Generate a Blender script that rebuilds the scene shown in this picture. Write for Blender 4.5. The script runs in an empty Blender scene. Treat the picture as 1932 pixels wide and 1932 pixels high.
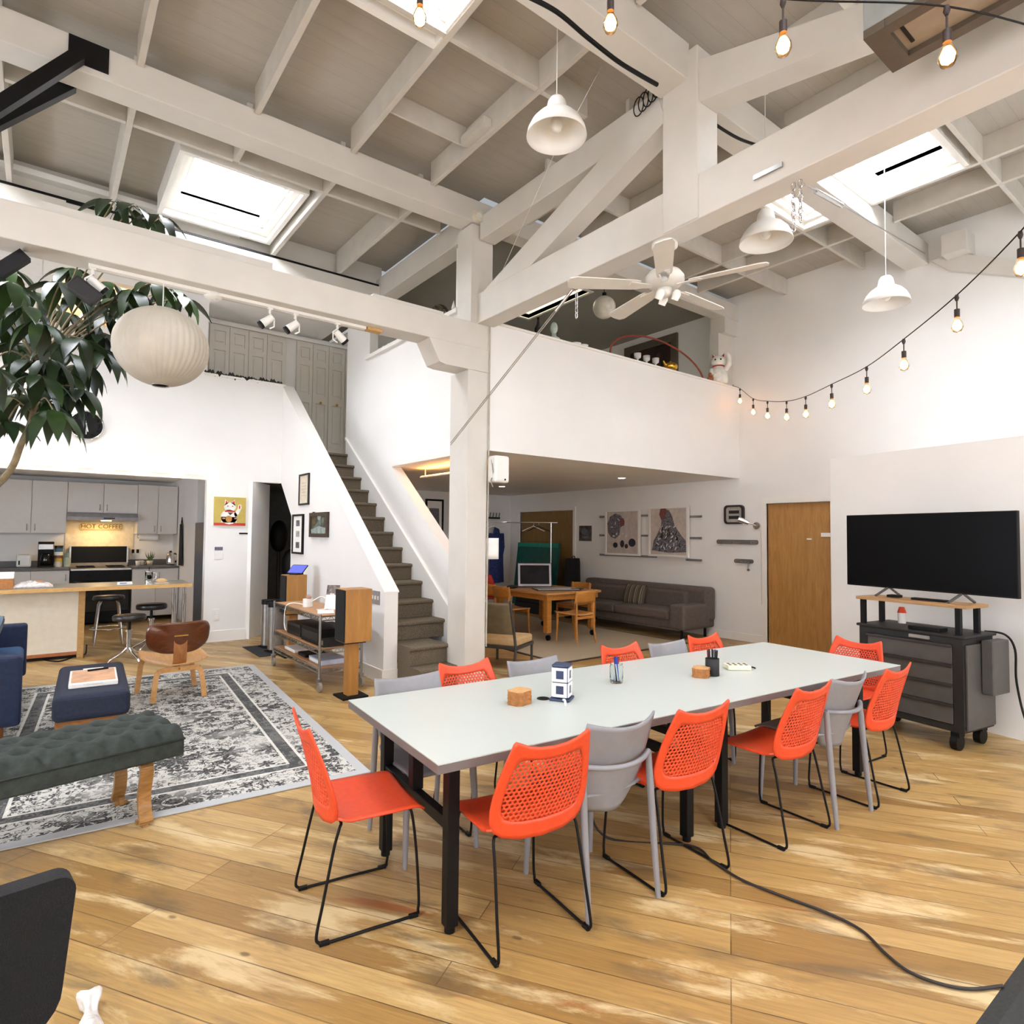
import bpy, bmesh, math, random
from math import sin, cos, pi, radians, hypot, atan2
from mathutils import Vector, Matrix
from mathutils.geometry import tessellate_polygon
random.seed(7)
SC = bpy.context.scene
COL = SC.collection

# ---------------------------------------------------------------- camera model
FPX, HCAM = 1156.5, 1.60
YAW, PIT, ROL = radians(52.523), radians(2.1995), radians(-0.5476)
def _cam_axes():
    f = Vector((cos(YAW)*cos(PIT), sin(YAW)*cos(PIT), sin(PIT)))
    r = Vector((sin(YAW), -cos(YAW), 0))
    d = f.cross(r)
    return cos(ROL)*r + sin(ROL)*d, -sin(ROL)*r + cos(ROL)*d, f
CR, CD, CF = _cam_axes()
CAM = Vector((0, 0, HCAM))
def ray(u, v): return CR*((u-966)/FPX) + CD*((v-966)/FPX) + CF
def gx(u, v, x): d = ray(u, v); return CAM + d*(x/d.x)
def gy(u, v, y): d = ray(u, v); return CAM + d*(y/d.y)
def gz(u, v, z): d = ray(u, v); return CAM + d*((z-HCAM)/d.z)
def gd(u, v, dist): return CAM + ray(u, v)*dist

cd = bpy.data.cameras.new('camera'); cam = bpy.data.objects.new('camera', cd); COL.objects.link(cam)
cd.sensor_fit = 'HORIZONTAL'; cd.sensor_width = 36; cd.lens = FPX/1932*36; cd.clip_start = .05
mw = Matrix((CR, -CD, -CF)).transposed().to_4x4(); mw.translation = CAM
cam.matrix_world = mw
SC.camera = cam

# ---------------------------------------------------------------- materials
def lin(c):
    if isinstance(c, str):
        c = c.lstrip('#'); c = [int(c[i:i+2], 16)/255 for i in (0, 2, 4)]
    return tuple(x/12.92 if x <= .04045 else ((x+.055)/1.055)**2.4 for x in c) + (1,)
class NT:
    def __init__(s, m): s.t = m.node_tree; s.n = s.t.nodes; s.l = s.t.links
    def add(s, typ, **kw):
        n = s.n.new(typ)
        for k, v in kw.items(): setattr(n, k, v)
        return n
    def link(s, a, b): s.l.new(a, b)
    def math(s, op, a, b=None, c=None):
        n = s.n.new('ShaderNodeMath'); n.operation = op
        for i, x in enumerate((a, b, c)):
            if x is None: continue
            if isinstance(x, (int, float)): n.inputs[i].default_value = x
            else: s.l.new(x, n.inputs[i])
        return n.outputs[0]
    def mix(s, f, a, b):
        n = s.n.new('ShaderNodeMix'); n.data_type = 'RGBA'
        for i, x in ((0, f), (6, a), (7, b)):
            if isinstance(x, (int, float, tuple)): n.inputs[i].default_value = x
            else: s.l.new(x, n.inputs[i])
        return n.outputs[2]
    def ramp(s, f, stops):
        n = s.n.new('ShaderNodeValToRGB'); e = n.color_ramp.elements
        while len(e) < len(stops): e.new(.5)
        for i, (p, c) in enumerate(stops): e[i].position = p; e[i].color = c if isinstance(c, tuple) else lin(c)
        s.l.new(f, n.inputs[0]); return n.outputs[0]
    def noise(s, vec, scale, detail=3, rough=.5, dist=0):
        n = s.n.new('ShaderNodeTexNoise'); n.inputs['Scale'].default_value = scale
        n.inputs['Detail'].default_value = detail; n.inputs['Roughness'].default_value = rough
        n.inputs['Distortion'].default_value = dist
        if vec is not None: s.l.new(vec, n.inputs['Vector'])
        return n.outputs[0]
    def vor(s, vec, scale, feature='F1'):
        n = s.n.new('ShaderNodeTexVoronoi'); n.feature = feature; n.inputs['Scale'].default_value = scale
        if vec is not None: s.l.new(vec, n.inputs['Vector'])
        return n
    def mapping(s, vec, scale=(1, 1, 1), rot=(0, 0, 0), loc=(0, 0, 0)):
        n = s.n.new('ShaderNodeMapping'); s.l.new(vec, n.inputs[0])
        n.inputs['Scale'].default_value = scale; n.inputs['Rotation'].default_value = rot; n.inputs['Location'].default_value = loc
        return n.outputs[0]
    def bump(s, h, strength, dist=.01):
        n = s.n.new('ShaderNodeBump'); n.inputs['Strength'].default_value = strength; n.inputs['Distance'].default_value = dist
        s.l.new(h, n.inputs['Height']); return n.outputs[0]
def new_mat(name):
    m = bpy.data.materials.new(name); m.use_nodes = True
    t = NT(m); t.b = m.node_tree.nodes['Principled BSDF']; t.o = m.node_tree.nodes['Material Output']
    return m, t
def coords(t, kind='Object'):
    return t.add('ShaderNodeTexCoord').outputs[kind]
def M(name, col, rough=.5, metal=0., var=.06, scale=12., bump=0., spec=.5, stretch=None, coat=0.):
    """plain painted / plastic / metal / cloth surface with a little procedural mottling"""
    m, t = new_mat(name); c = lin(col)
    v = coords(t)
    if stretch: v = t.mapping(v, scale=stretch)
    nz = t.noise(v, scale, 4)
    lo = tuple(max(0, x*(1-var*2)) for x in c[:3]) + (1,); hi = tuple(min(1, x*(1+var*2)) for x in c[:3]) + (1,)
    t.link(t.ramp(nz, [(.3, lo), (.7, hi)]), t.b.inputs['Base Color'])
    t.b.inputs['Roughness'].default_value = rough; t.b.inputs['Metallic'].default_value = metal
    t.b.inputs['Specular IOR Level'].default_value = spec
    if coat: t.b.inputs['Coat Weight'].default_value = coat; t.b.inputs['Coat Roughness'].default_value = .1
    if bump: t.link(t.bump(nz, bump), t.b.inputs['Normal'])
    return m
def EM(name, col, strength):
    m, t = new_mat(name)
    t.b.inputs['Base Color'].default_value = lin(col)
    t.b.inputs['Emission Color'].default_value = lin(col); t.b.inputs['Emission Strength'].default_value = strength
    return m
def WOOD(name, a, b, rough=.45, scale=6., stretch=(1, 12, 12), coat=0.):
    m, t = new_mat(name); v = t.mapping(coords(t), scale=stretch)
    nz = t.noise(v, scale, 6, .6, 1.2)
    t.link(t.ramp(nz, [(.3, a), (.7, b)]), t.b.inputs['Base Color'])
    t.b.inputs['Roughness'].default_value = rough
    if coat: t.b.inputs['Coat Weight'].default_value = coat
    return m
def GLASS(name, col='#ffffff', rough=.02, alpha=.25):
    m, t = new_mat(name)
    t.b.inputs['Base Color'].default_value = lin(col); t.b.inputs['Roughness'].default_value = rough
    t.b.inputs['Transmission Weight'].default_value = 1.; t.b.inputs['IOR'].default_value = 1.1
    return m

# ---------------------------------------------------------------- mesh builder
class MB:
    def __init__(s): s.v = []; s.f = []; s.sm = []
    def add(s, vs, fs, smooth=False, mtx=None):
        b = len(s.v)
        s.v += [tuple(mtx @ Vector(p)) if mtx else tuple(p) for p in vs]
        for f in fs: s.f.append([b+i for i in f]); s.sm.append(smooth)
        return s
    def box(s, x0, x1, y0, y1, z0, z1, mtx=None):
        vs = [(x, y, z) for z in (z0, z1) for y in (y0, y1) for x in (x0, x1)]
        return s.add(vs, [(0, 2, 3, 1), (4, 5, 7, 6), (0, 1, 5, 4), (2, 6, 7, 3), (0, 4, 6, 2), (1, 3, 7, 5)], False, mtx)
    def cbox(s, c, d, rot=None):
        m = Matrix.Translation(Vector(c)) @ (rot.to_4x4() if rot else Matrix())
        return s.box(-d[0]/2, d[0]/2, -d[1]/2, d[1]/2, -d[2]/2, d[2]/2, m)
    def bar(s, p, q, w, h, up=(0, 0, 1)):
        p, q = Vector(p), Vector(q); d = q-p; L = d.length; d.normalize()
        up = Vector(up)
        if abs(d.dot(up)) > .98: up = Vector((1, 0, 0))
        x = d.cross(up).normalized(); z = x.cross(d).normalized()
        m = Matrix((x, d, z)).transposed().to_4x4(); m.translation = (p+q)/2
        return s.box(-w/2, w/2, -L/2, L/2, -h/2, h/2, m)
    def cyl(s, p, q, r, r2=None, n=16, cap=True):
        p, q = Vector(p), Vector(q); r2 = r if r2 is None else r2
        d = (q-p).normalized(); a = d.orthogonal().normalized(); b = d.cross(a)
        vs = []
        for c, rr in ((p, r), (q, r2)):
            vs += [c+(a*cos(2*pi*i/n)+b*sin(2*pi*i/n))*rr for i in range(n)]
        s.add(vs, [(i, (i+1) % n, n+(i+1) % n, n+i) for i in range(n)], True)
        if cap:
            if r > 1e-6: s.add(vs[:n], [list(range(n))[::-1]])
            if r2 > 1e-6: s.add(vs[n:], [list(range(n))])
        return s
    def tube(s, pts, r, n=8, closed=False, cap=True):
        P = [Vector(p) for p in pts]; N = len(P); vs = []
        up = None
        for i, p in enumerate(P):
            if closed: d = P[(i+1) % N]-P[i-1]
            else: d = P[min(i+1, N-1)]-P[max(i-1, 0)]
            d.normalize()
            if up is None: up = d.orthogonal().normalized()
            a = (up-d*up.dot(d))
            a = a.normalized() if a.length > 1e-5 else d.orthogonal().normalized()
            up = a; b = d.cross(a)
            rr = r[i] if isinstance(r, (list, tuple)) else r
            vs += [p+(a*cos(2*pi*k/n)+b*sin(2*pi*k/n))*rr for k in range(n)]
        fs = []
        for i in range(N if closed else N-1):
            j = (i+1) % N
            fs += [(i*n+k, i*n+(k+1) % n, j*n+(k+1) % n, j*n+k) for k in range(n)]
        s.add(vs, fs, True)
        if cap and not closed: s.add(vs[:n], [list(range(n))[::-1]]); s.add(vs[-n:], [list(range(n))])
        return s
    def lathe(s, prof, c=(0, 0, 0), n=24, smooth=True, mtx=None):
        vs = []; c = Vector(c)
        for r, z in prof: vs += [c+Vector((r*cos(2*pi*k/n), r*sin(2*pi*k/n), z)) for k in range(n)]
        fs = []
        for i in range(len(prof)-1):
            fs += [(i*n+k, i*n+(k+1) % n, (i+1)*n+(k+1) % n, (i+1)*n+k) for k in range(n)]
        return s.add(vs, fs, smooth, mtx)
    def ball(s, c, r, n=16, m=10, mtx=None):
        rx, ry, rz = (r, r, r) if isinstance(r, (int, float)) else r
        c = Vector(c); vs = []; fs = []
        for i in range(m+1):
            t = pi*i/m
            vs += [c+Vector((rx*sin(t)*cos(2*pi*k/n), ry*sin(t)*sin(2*pi*k/n), rz*cos(t))) for k in range(n)]
        for i in range(m):
            fs += [(i*n+k, (i+1)*n+k, (i+1)*n+(k+1) % n, i*n+(k+1) % n) for k in range(n)]
        return s.add(vs, fs, True, mtx)
    def poly(s, loops, mp, t0, t1):
        """prism of a 2-D polygon with holes: mp(a, b, t) -> point; loops[0] is the outline"""
        def rect(L): return len(L) == 4 and len({round(p[0], 6) for p in L}) == 2 and len({round(p[1], 6) for p in L}) == 2
        if len(loops) > 1 and all(rect(L) for L in loops):
            rs = [(min(p[0] for p in L), max(p[0] for p in L), min(p[1] for p in L), max(p[1] for p in L)) for L in loops]
            xs = sorted({v for r in rs for v in r[:2]}); ys = sorted({v for r in rs for v in r[2:]})
            xs = [x for x in xs if rs[0][0] <= x <= rs[0][1]]; ys = [y for y in ys if rs[0][2] <= y <= rs[0][3]]
            inn = lambda x, y: any(r[0] < x < r[1] and r[2] < y < r[3] for r in rs[1:])
            for j in range(len(ys)-1):
                i = 0
                while i < len(xs)-1:
                    cy = (ys[j]+ys[j+1])/2; k = i
                    if not inn((xs[i]+xs[i+1])/2, cy):
                        while k+2 < len(xs) and not inn((xs[k+1]+xs[k+2])/2, cy): k += 1
                        s.poly([[(xs[i], ys[j]), (xs[k+1], ys[j]), (xs[k+1], ys[j+1]), (xs[i], ys[j+1])]], mp, t0, t1)
                    i = k+1
            return s
        flat = [p for L in loops for p in L]
        tri = tessellate_polygon([[Vector((a, b, 0)) for a, b in L] for L in loops])
        n = len(flat)
        vs = [mp(a, b, t0) for a, b in flat]+[mp(a, b, t1) for a, b in flat]
        s.add(vs, [tuple(t) for t in tri]+[tuple(n+i for i in reversed(t)) for t in tri])
        o = 0
        for L in loops:
            k = len(L); s.add([vs[o+i] for i in range(k)]+[vs[n+o+i] for i in range(k)],
                              [(i, (i+1) % k, k+(i+1) % k, k+i) for i in range(k)]); o += k
        return s
    def grid(s, fn, nu, nv, smooth=True, closed_u=False):
        vs = [fn(i/nu, j/nv) for j in range(nv+1) for i in range(nu+(0 if closed_u else 1))]
        w = nu if closed_u else nu+1
        fs = [(j*w+i, j*w+(i+1) % w, (j+1)*w+(i+1) % w, (j+1)*w+i) for j in range(nv) for i in range(nu)]
        return s.add(vs, fs, smooth)
    def flat(s, pts): return s.add(pts, [list(range(len(pts)))])
    def mesh(s, name):
        me = bpy.data.meshes.new(name); me.from_pydata([tuple(v) for v in s.v], [], s.f)
        me.polygons.foreach_set('use_smooth', s.sm); me.update()
        bm = bmesh.new(); bm.from_mesh(me); bmesh.ops.recalc_face_normals(bm, faces=bm.faces); bm.to_mesh(me); bm.free()
        return me
    def build(s, name, mat, parent=None, bevel=0., solid=0., sub=0, seg=2):
        o = bpy.data.objects.new(name, s.mesh(name)); COL.objects.link(o)
        if mat: o.data.materials.append(mat)
        if parent: o.parent = parent
        if solid:
            q = o.modifiers.new('solid', 'SOLIDIFY'); q.thickness = solid; q.offset = 0
        if bevel:
            q = o.modifiers.new('bevel', 'BEVEL'); q.width = bevel; q.segments = seg; q.limit_method = 'ANGLE'; q.angle_limit = radians(40)
        if sub:
            q = o.modifiers.new('sub', 'SUBSURF'); q.levels = sub; q.render_levels = sub
        return o
def tag(o, label, cat, group=None):
    o['label'] = label; o['category'] = cat
    if group: o['group'] = group
    return o
def thing(name, label, cat, loc=(0, 0, 0), rot=0., group=None):
    o = bpy.data.objects.new(name, None); COL.objects.link(o); o.empty_display_size = .1
    o.location = loc; o.rotation_euler = (0, 0, rot)
    return tag(o, label, cat, group)
def struct(name, mb, mat, parent=None, bevel=0.):
    o = mb.build(name, mat, parent, bevel)
    if parent is None: o['kind'] = 'structure'
    return o
def sroot(name, loc=(0, 0, 0), rot=0.):
    o = bpy.data.objects.new(name, None); COL.objects.link(o); o.location = loc; o.rotation_euler = (0, 0, rot)
    o['kind'] = 'structure'; return o
def dup(root, label=None, loc=None, rot=None, group=None):
    r = root.copy(); COL.objects.link(r)
    if loc is not None: r.location = loc
    if rot is not None: r.rotation_euler = (0, 0, rot)
    if label: r['label'] = label
    if group: r['group'] = group
    for ch in list(root.children):
        c = ch.copy(); COL.objects.link(c); c.parent = r
        for g in list(ch.children):
            d = g.copy(); COL.objects.link(d); d.parent = c
    return r
def text(s, size, ext=.001):
    cu = bpy.data.curves.new('t', 'FONT'); cu.body = s; cu.size = size; cu.extrude = ext; cu.align_x = 'CENTER'; cu.align_y = 'CENTER'
    ob = bpy.data.objects.new('t', cu); COL.objects.link(ob)
    dg = bpy.context.evaluated_depsgraph_get(); me = bpy.data.meshes.new_from_object(ob.evaluated_get(dg))
    vs = [tuple(v.co) for v in me.vertices]; fs = [tuple(p.vertices) for p in me.polygons]
    bpy.data.objects.remove(ob); bpy.data.curves.remove(cu); bpy.data.meshes.remove(me)
    return vs, fs
def frame_mtx(o, u, v):
    """matrix whose x runs along u, y along v, z out of the face"""
    u = Vector(u).normalized(); v = Vector(v); v = (v-u*u.dot(v)).normalized(); w = u.cross(v)
    m = Matrix((u, v, w)).transposed().to_4x4(); m.translation = Vector(o); return m
def ell(cx, cy, rx, ry, n=16, a=0.):
    return [(cx+rx*cos(2*pi*i/n)*cos(a)-ry*sin(2*pi*i/n)*sin(a), cy+rx*cos(2*pi*i/n)*sin(a)+ry*sin(2*pi*i/n)*cos(a)) for i in range(n)]
def catmull(P, k=6):
    P = [Vector(p) for p in P]; out = []
    for i in range(len(P)-1):
        a, b, c, d = P[max(i-1, 0)], P[i], P[i+1], P[min(i+2, len(P)-1)]
        for j in range(k):
            t = j/k; out.append(.5*((2*b)+(c-a)*t+(2*a-5*b+4*c-d)*t*t+(3*b-a-3*c+d)*t**3))
    out.append(P[-1]); return out
def art(parent, name, mat, polys, m, z):
    """flat printed shapes lying on a picture"""
    b = MB()
    for p in polys: b.add([(x, y, z) for x, y in p], [list(range(len(p)))], False, m)
    return b.build(name, mat, parent)
# ---------------------------------------------------------------- shared materials
def floor_mat():
    m, t = new_mat('plank_floor')
    v = t.mapping(coords(t), rot=(0, 0, radians(57)))
    def bricks(mortar):
        b = t.add('ShaderNodeTexBrick'); t.link(v, b.inputs['Vector'])
        b.offset = .43; b.offset_frequency = 3
        for k, x in (('Scale', 1), ('Mortar Size', mortar), ('Mortar Smooth', .4), ('Bias', 0), ('Brick Width', 2.3), ('Row Height', .135)): b.inputs[k].default_value = x
        b.inputs['Color1'].default_value = (0, 0, 0, 1); b.inputs['Color2'].default_value = (1, 1, 1, 1); b.inputs['Mortar'].default_value = (.5, .5, .5, 1)
        return b
    b = bricks(.0028)
    plank = t.ramp(b.outputs['Color'], [(0, '#94723f'), (.3, '#a8854e'), (.6, '#b39158'), (1, '#c0a068')])
    g = t.noise(t.mapping(v, scale=(1.2, 22, 1)), 3.2, 8, .62, .8)
    c = t.mix(t.math('MULTIPLY', t.ramp(g, [(.38, (1, 1, 1, 1)), (.62, (0, 0, 0, 1))]), .33), plank, lin('#6b4a29'))
    worn = t.noise(t.mapping(v, scale=(.55, 2.6, 1)), 1.7, 7, .68, .4)
    c = t.mix(t.math('MULTIPLY', t.ramp(worn, [(.53, (0, 0, 0, 1)), (.62, (1, 1, 1, 1))]), .75), c, lin('#d6c092'))
    st = t.noise(t.mapping(v, scale=(.7, 4.5, 1), loc=(3.1, 1.7, 0)), 1.15, 3, .5, .3)
    c = t.mix(t.math('MULTIPLY', t.ramp(st, [(.67, (0, 0, 0, 1)), (.70, (1, 1, 1, 1))]), .75), c, lin('#92501f'))
    gr = t.noise(t.mapping(v, scale=(.9, 3.0, 1), loc=(7, 3, 0)), 2.1, 5, .6, .5)
    c = t.mix(t.math('MULTIPLY', t.ramp(gr, [(.55, (0, 0, 0, 1)), (.68, (1, 1, 1, 1))]), .7), c, lin('#66543c'))
    vo = t.vor(t.mapping(v, scale=(1.3, 2.6, 1)), 1.5)
    kn = t.ramp(vo.outputs['Distance'], [(.03, (1, 1, 1, 1)), (.055, (0, 0, 0, 1))])
    c = t.mix(t.math('MULTIPLY', kn, .75), c, lin('#5b4029'))
    gap = t.noise(t.mapping(v, scale=(1.6, 3, 1)), 2.0, 2)
    c = t.mix(t.math('MULTIPLY', b.outputs['Fac'], t.ramp(gap, [(.3, (.35, .35, .35, 1)), (.7, (1, 1, 1, 1))])), c, lin('#4a3119'))
    t.link(c, t.b.inputs['Base Color'])
    t.link(t.ramp(worn, [(.3, (.28, .28, .28, 1)), (.75, (.5, .5, .5, 1))]), t.b.inputs['Roughness'])
    t.b.inputs['Specular IOR Level'].default_value = .4
    t.link(t.bump(t.math('SUBTRACT', 1., b.outputs['Fac']), .25, .004), t.b.inputs['Normal'])
    return m
def deck_mat(name, col, pitch):
    m, t = new_mat(name); co = coords(t)
    s = t.add('ShaderNodeSeparateXYZ'); t.link(co, s.inputs[0])
    f = t.math('FRACT', t.math('DIVIDE', s.outputs[1], pitch))
    line = t.ramp(f, [(0, (1, 1, 1, 1)), (.03, (0, 0, 0, 1))])
    nz = t.noise(t.mapping(co, scale=(1, 6, 1)), 2.2, 5, .6)
    c = t.mix(nz, lin('#a59f94'), lin(col))
    c = t.mix(t.math('MULTIPLY', line, .45), c, lin('#585146'))
    t.link(c, t.b.inputs['Base Color']); t.b.inputs['Roughness'].default_value = .7
    return m
WHITE = M('white_wall_paint', '#eeedea', .6, var=.012, scale=1.5)
TRIMW = M('white_trim_paint', '#f0eee8', .4, var=.01, scale=3)
BEAM = M('painted_timber', '#d2cec6', .55, var=.02, scale=3, bump=.03)
RAFT = M('painted_rafter', '#c9c4ba', .6, var=.03, scale=6)
DECK = deck_mat('roof_boards', '#b9b3a8', .14)
GREYC = M('grey_ceiling_paint', '#8f8b84', .8, var=.02, scale=2)
DARKW = M('dark_room_wall', '#4a4540', .8)  # dark wall colour stands in for the missing light in there
FLOOR = floor_mat()
CARPET = M('stair_carpet', '#6d6253', .95, var=.22, scale=140, bump=.5, spec=.1)
STEELB = M('black_steel', '#0a090a', .5, var=.1, spec=.25)
CHROME = M('chrome', '#d8d8da', .12, 1., var=.02)
STEEL = M('brushed_steel', '#a8a8a6', .3, 1., var=.05)
BLACK = M('black_plastic', '#090909', .55, var=.1, spec=.25)
BLACKM = M('black_satin', '#1b1a1a', .6, var=.1)
WPLAS = M('white_plastic', '#ecebe6', .35, var=.01)
PAPER = M('white_paper', '#f3f1ec', .8, var=.01)
BRASS = M('brass', '#c9a14a', .25, 1., var=.04)
DOORW = WOOD('door_birch_veneer', '#a27339', '#b98a4c', .45, 3, (6, 6, .7))
SKYP = EM('skylight_pane', '#f1f4fc', 22.)
mpx = lambda a, b, t: (t, a, b)
mpy = lambda a, b, t: (a, t, b)
mpz = lambda a, b, t: (a, b, t)
def R(x0, x1, y0, y1): return [(x0, y0), (x1, y0), (x1, y1), (x0, y1)]

# ---------------------------------------------------------------- room shell
XR, YB, YK, XL, YN = 8.7, 5.466, 9.84, -3.6, -3.4
struct('floor', MB().box(XL-.2, 11, YN-.2, 14.6, -.12, 0), FLOOR)
# right-hand wall (sofa, door) : plane x = 8.7
DY0, DY1, DZ = 4.06, 5.01, 2.12
struct('wall_right', MB().poly([R(YN, 11.5, 0, 5.75), R(DY0, DY1, .001, DZ), R(9.26, 11.02, .001, 2.14)], mpx, XR, XR+.14), WHITE)
struct('wall_back', MB().poly([R(XL, XR, 0, 5.75), R(-2.2, 1.2, .9, 3.6), R(2.4, 6.2, .9, 3.6)], mpy, YN, YN-.14), WHITE)
struct('wall_left', MB().poly([R(YN, 12.9, 0, 5.75), R(-1.2, 2.6, .9, 3.4), R(6.2, 9.3, 1.0, 3.4)], mpx, XL, XL-.14), WHITE)
struct('wall_lounge', MB().box(3.8, XR, 11.4, 11.54, 0, 5.75), WHITE)
# unseen glowing windows added as fill light, plus the far left window
FILLP = EM('window_daylight', '#f1f3fa', 3.2)
for i, (mp, t0, a0, a1, b0, b1) in enumerate(((mpy, YN-.08, -2.2, 1.2, .9, 3.6), (mpy, YN-.08, 2.4, 6.2, .9, 3.6), (mpx, XL-.08, -1.2, 2.6, .9, 3.4), (mpx, XL-.08, 6.6, 8.9, 1.0, 2.3))):
    w = sroot('window_%d' % (i+1))
    b = MB()
    for k in range(4):
        a = a0+(a1-a0)*k/3; b.poly([R(a-.03, a+.03, b0, b1)], mp, t0-.03, t0+.07)
    for z in (b0, (b0+b1)/2, b1): b.poly([R(a0, a1, z-.03, z+.03)], mp, t0-.03, t0+.07)
    struct('frame', b, TRIMW, w); struct('pane', MB().poly([R(a0, a1, b0, b1)], mp, t0-.04, t0-.035), FILLP if i < 3 else EM('side_daylight', '#eaf0ff', 10.), w)
# kitchen wall: plane y = 9.84
KX = 1.905
struct('wall_kitchen', MB().poly([[(XL, 0), (XL, 5.3), (1.865, 5.3), (1.865, 3.92), (2.96, 3.92), (2.96, 2.385), (2.487, 2.385), (2.487, 0), (KX, 0), (KX, 2.375), (-3.2, 2.375), (-3.2, 0)],
                               R(.02, 1.0, 4.28, 5.05)], mpy, YK, YK+.14), WHITE)
struct('trim_ledge', MB().box(1.83, 3.0, YK-.03, YK+.17, 3.92, 3.95), TRIMW)
struct('wall_niche', MB().poly([R(0, .62, 0, 2.385)], lambda a, b, t: (2.487+a*.628+t*.778, YK+a*.778-t*.628, b), 0, .06), WHITE)
# dark room behind the stair
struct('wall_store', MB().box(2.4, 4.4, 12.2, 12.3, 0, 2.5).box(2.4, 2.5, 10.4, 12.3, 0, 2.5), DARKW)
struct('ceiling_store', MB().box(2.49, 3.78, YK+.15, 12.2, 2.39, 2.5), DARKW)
# half wall beside the stair: plane x = 2.96
HW0, HW1 = 2.96, 3.122
struct('wall_stair', MB().poly([[(6.109, 0), (9.28, 0), (9.28, 1.85), (9.82, 2.385), (9.84, 2.385), (9.84, 3.92), (6.109, .965)]], mpx, HW0, HW1), WHITE)
def sl(a, b, t):    # sloping cap
    return (HW0-.008+a*(HW1-HW0+.016), 6.10+b*3.745, .966+b*2.957+t)
struct('trim_stair', MB().poly([R(0, 1, 0, 1)], sl, 0, .014), TRIMW)
# flower wall: plane x = 3.8
FX = 3.8
struct('wall_flower', MB().poly([R(5.83, 9.33, 0, 5.3), R(6.04, 8.48, 4.25, 4.985), [(5.95, 2.53), (7.66, 2.53), (5.95, 1.20)]], mpx, FX, FX+.13), WHITE)
struct('trim_opening', MB().poly([[(5.93, 2.6), (7.82, 2.6), (5.93, 1.12)], [(5.93, 2.53), (7.66, 2.53), (5.93, 1.19)]], mpx, FX-.02, FX), TRIMW)
struct('trim_sill', MB().box(FX-.05, FX+.18, 6.0, 8.55, 4.2, 4.25).box(FX-.025, FX, 6.0, 6.045, 4.25, 5.0), TRIMW)
struct('trim_skirt', MB().poly([[(5.95, .60), (5.95, .64), (9.3, 3.135), (9.3, 3.095)]], mpx, FX-.03, FX), TRIMW)
# post, corbel, tie beam, post head
PX0, PX1 = 3.583, 3.842
struct('post', MB().box(PX0, PX1, YB, YB+.36, 0, 3.384), BEAM, bevel=.008)
struct('corbel', MB().poly([[(3.1, 3.63), (3.225, 3.40), (3.3, 3.385), (PX1, 3.385), (PX1, 3.63)]], mpy, YB, YB+.27), BEAM, bevel=.006)
struct('beam_tie', MB().box(XL, PX1, YB, YB+.27, 3.63, 3.905), BEAM, bevel=.008)
struct('beam_plate', MB().box(-.08, 1.55, YB+.06, YB+.25, 3.905, 3.985), BEAM)
struct('beam_plate', MB().box(2.5, 3.3, YB+.06, YB+.25, 3.905, 3.955), BEAM)
struct('post', MB().box(3.62, 3.80, YB+.02, YB+.3, 3.905, 5.0).box(FX, FX+.1, YB+.02, 5.85, 3.905, 5.0), BEAM)
# girders, rafters, blocking
def beam(name, x0, x1, y0, y1, z0, z1, mat=None, bev=.006): return struct(name, MB().box(x0, x1, y0, y1, z0, z1), mat or BEAM, bevel=bev)
beam('girder', XL, 3.95, YB, YB+.24, 5.01, 5.26)
beam('girder', XL, 3.7, 2.72, 2.98, 4.98, 5.26)
beam('girder', 3.96, XR, 2.83, 3.09, 5.04, 5.30)
beam('girder', XL, 3.75, 8.0, 8.2, 4.82, 5.14)
beam('girder', 3.72, 3.945, YB+.25, 8.6, 4.97, 5.262)
ZR, ZD = 5.22, 5.46
for x in (-2.12, -1.25, -.37, .5, 1.37, 2.24, 3.11):
    beam('rafter', x-.024, x+.024, 2.99, YB-.002, ZR, ZD, RAFT, .003)
    if x == 1.37: beam('rafter', x-.024, x+.024, YB+.24, 6.18, 5.15, ZD, RAFT, .003)
    else: beam('rafter', x-.024, x+.024, YB+.24, 8.05, 5.15, ZD, RAFT, .003)
    beam('rafter', x-.024, x+.024, YN, 2.70, ZR, ZD, RAFT, .003)
for x in (4.38, 5.25, 6.08, 7.05, 7.63):
    beam('rafter', x-.024, x+.024, 3.1, YB-.01, ZR, ZD, RAFT, .003)
    beam('rafter', x-.024, x+.024, YN, 2.82, ZR, ZD, RAFT, .003)
xs = [-2.12, -1.25, -.37, .5, 1.37, 2.24, 3.11, 3.66]
for i in range(len(xs)-1):
    beam('blocking', xs[i]+.025, xs[i+1]-.025, 3.72, 3.765, ZR+.0, ZD, RAFT, .003)
    if xs[i] not in (.5,): beam('blocking', xs[i]+.025, xs[i+1]-.025, 6.18, 6.225, 5.16, ZD, RAFT, .003)
beam('blocking', .525, 1.345, 6.18, 6.225, 5.16, ZD, RAFT, .003)
beam('blocking', 2.27, 3.08, 4.78, 4.80, 5.27, ZD, RAFT, .003)
beam('blocking', 3.0, 3.085, 4.38, 4.76, 5.25, 5.33, RAFT, .003)
xs = [3.96, 4.38, 5.25, 6.08, 7.05, 7.63, XR]
for i in range(len(xs)-1):
    beam('blocking', xs[i]+.025, xs[i+1]-.025, 3.56, 3.6, ZR, ZD, RAFT, .003)
    beam('blocking', xs[i]+.025, xs[i+1]-.025, 1.82, 1.86, ZR, ZD, RAFT, .003)
    beam('blocking', xs[i]+.025, xs[i+1]-.025, 4.66, 4.7, ZR, ZD, RAFT, .003)
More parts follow.
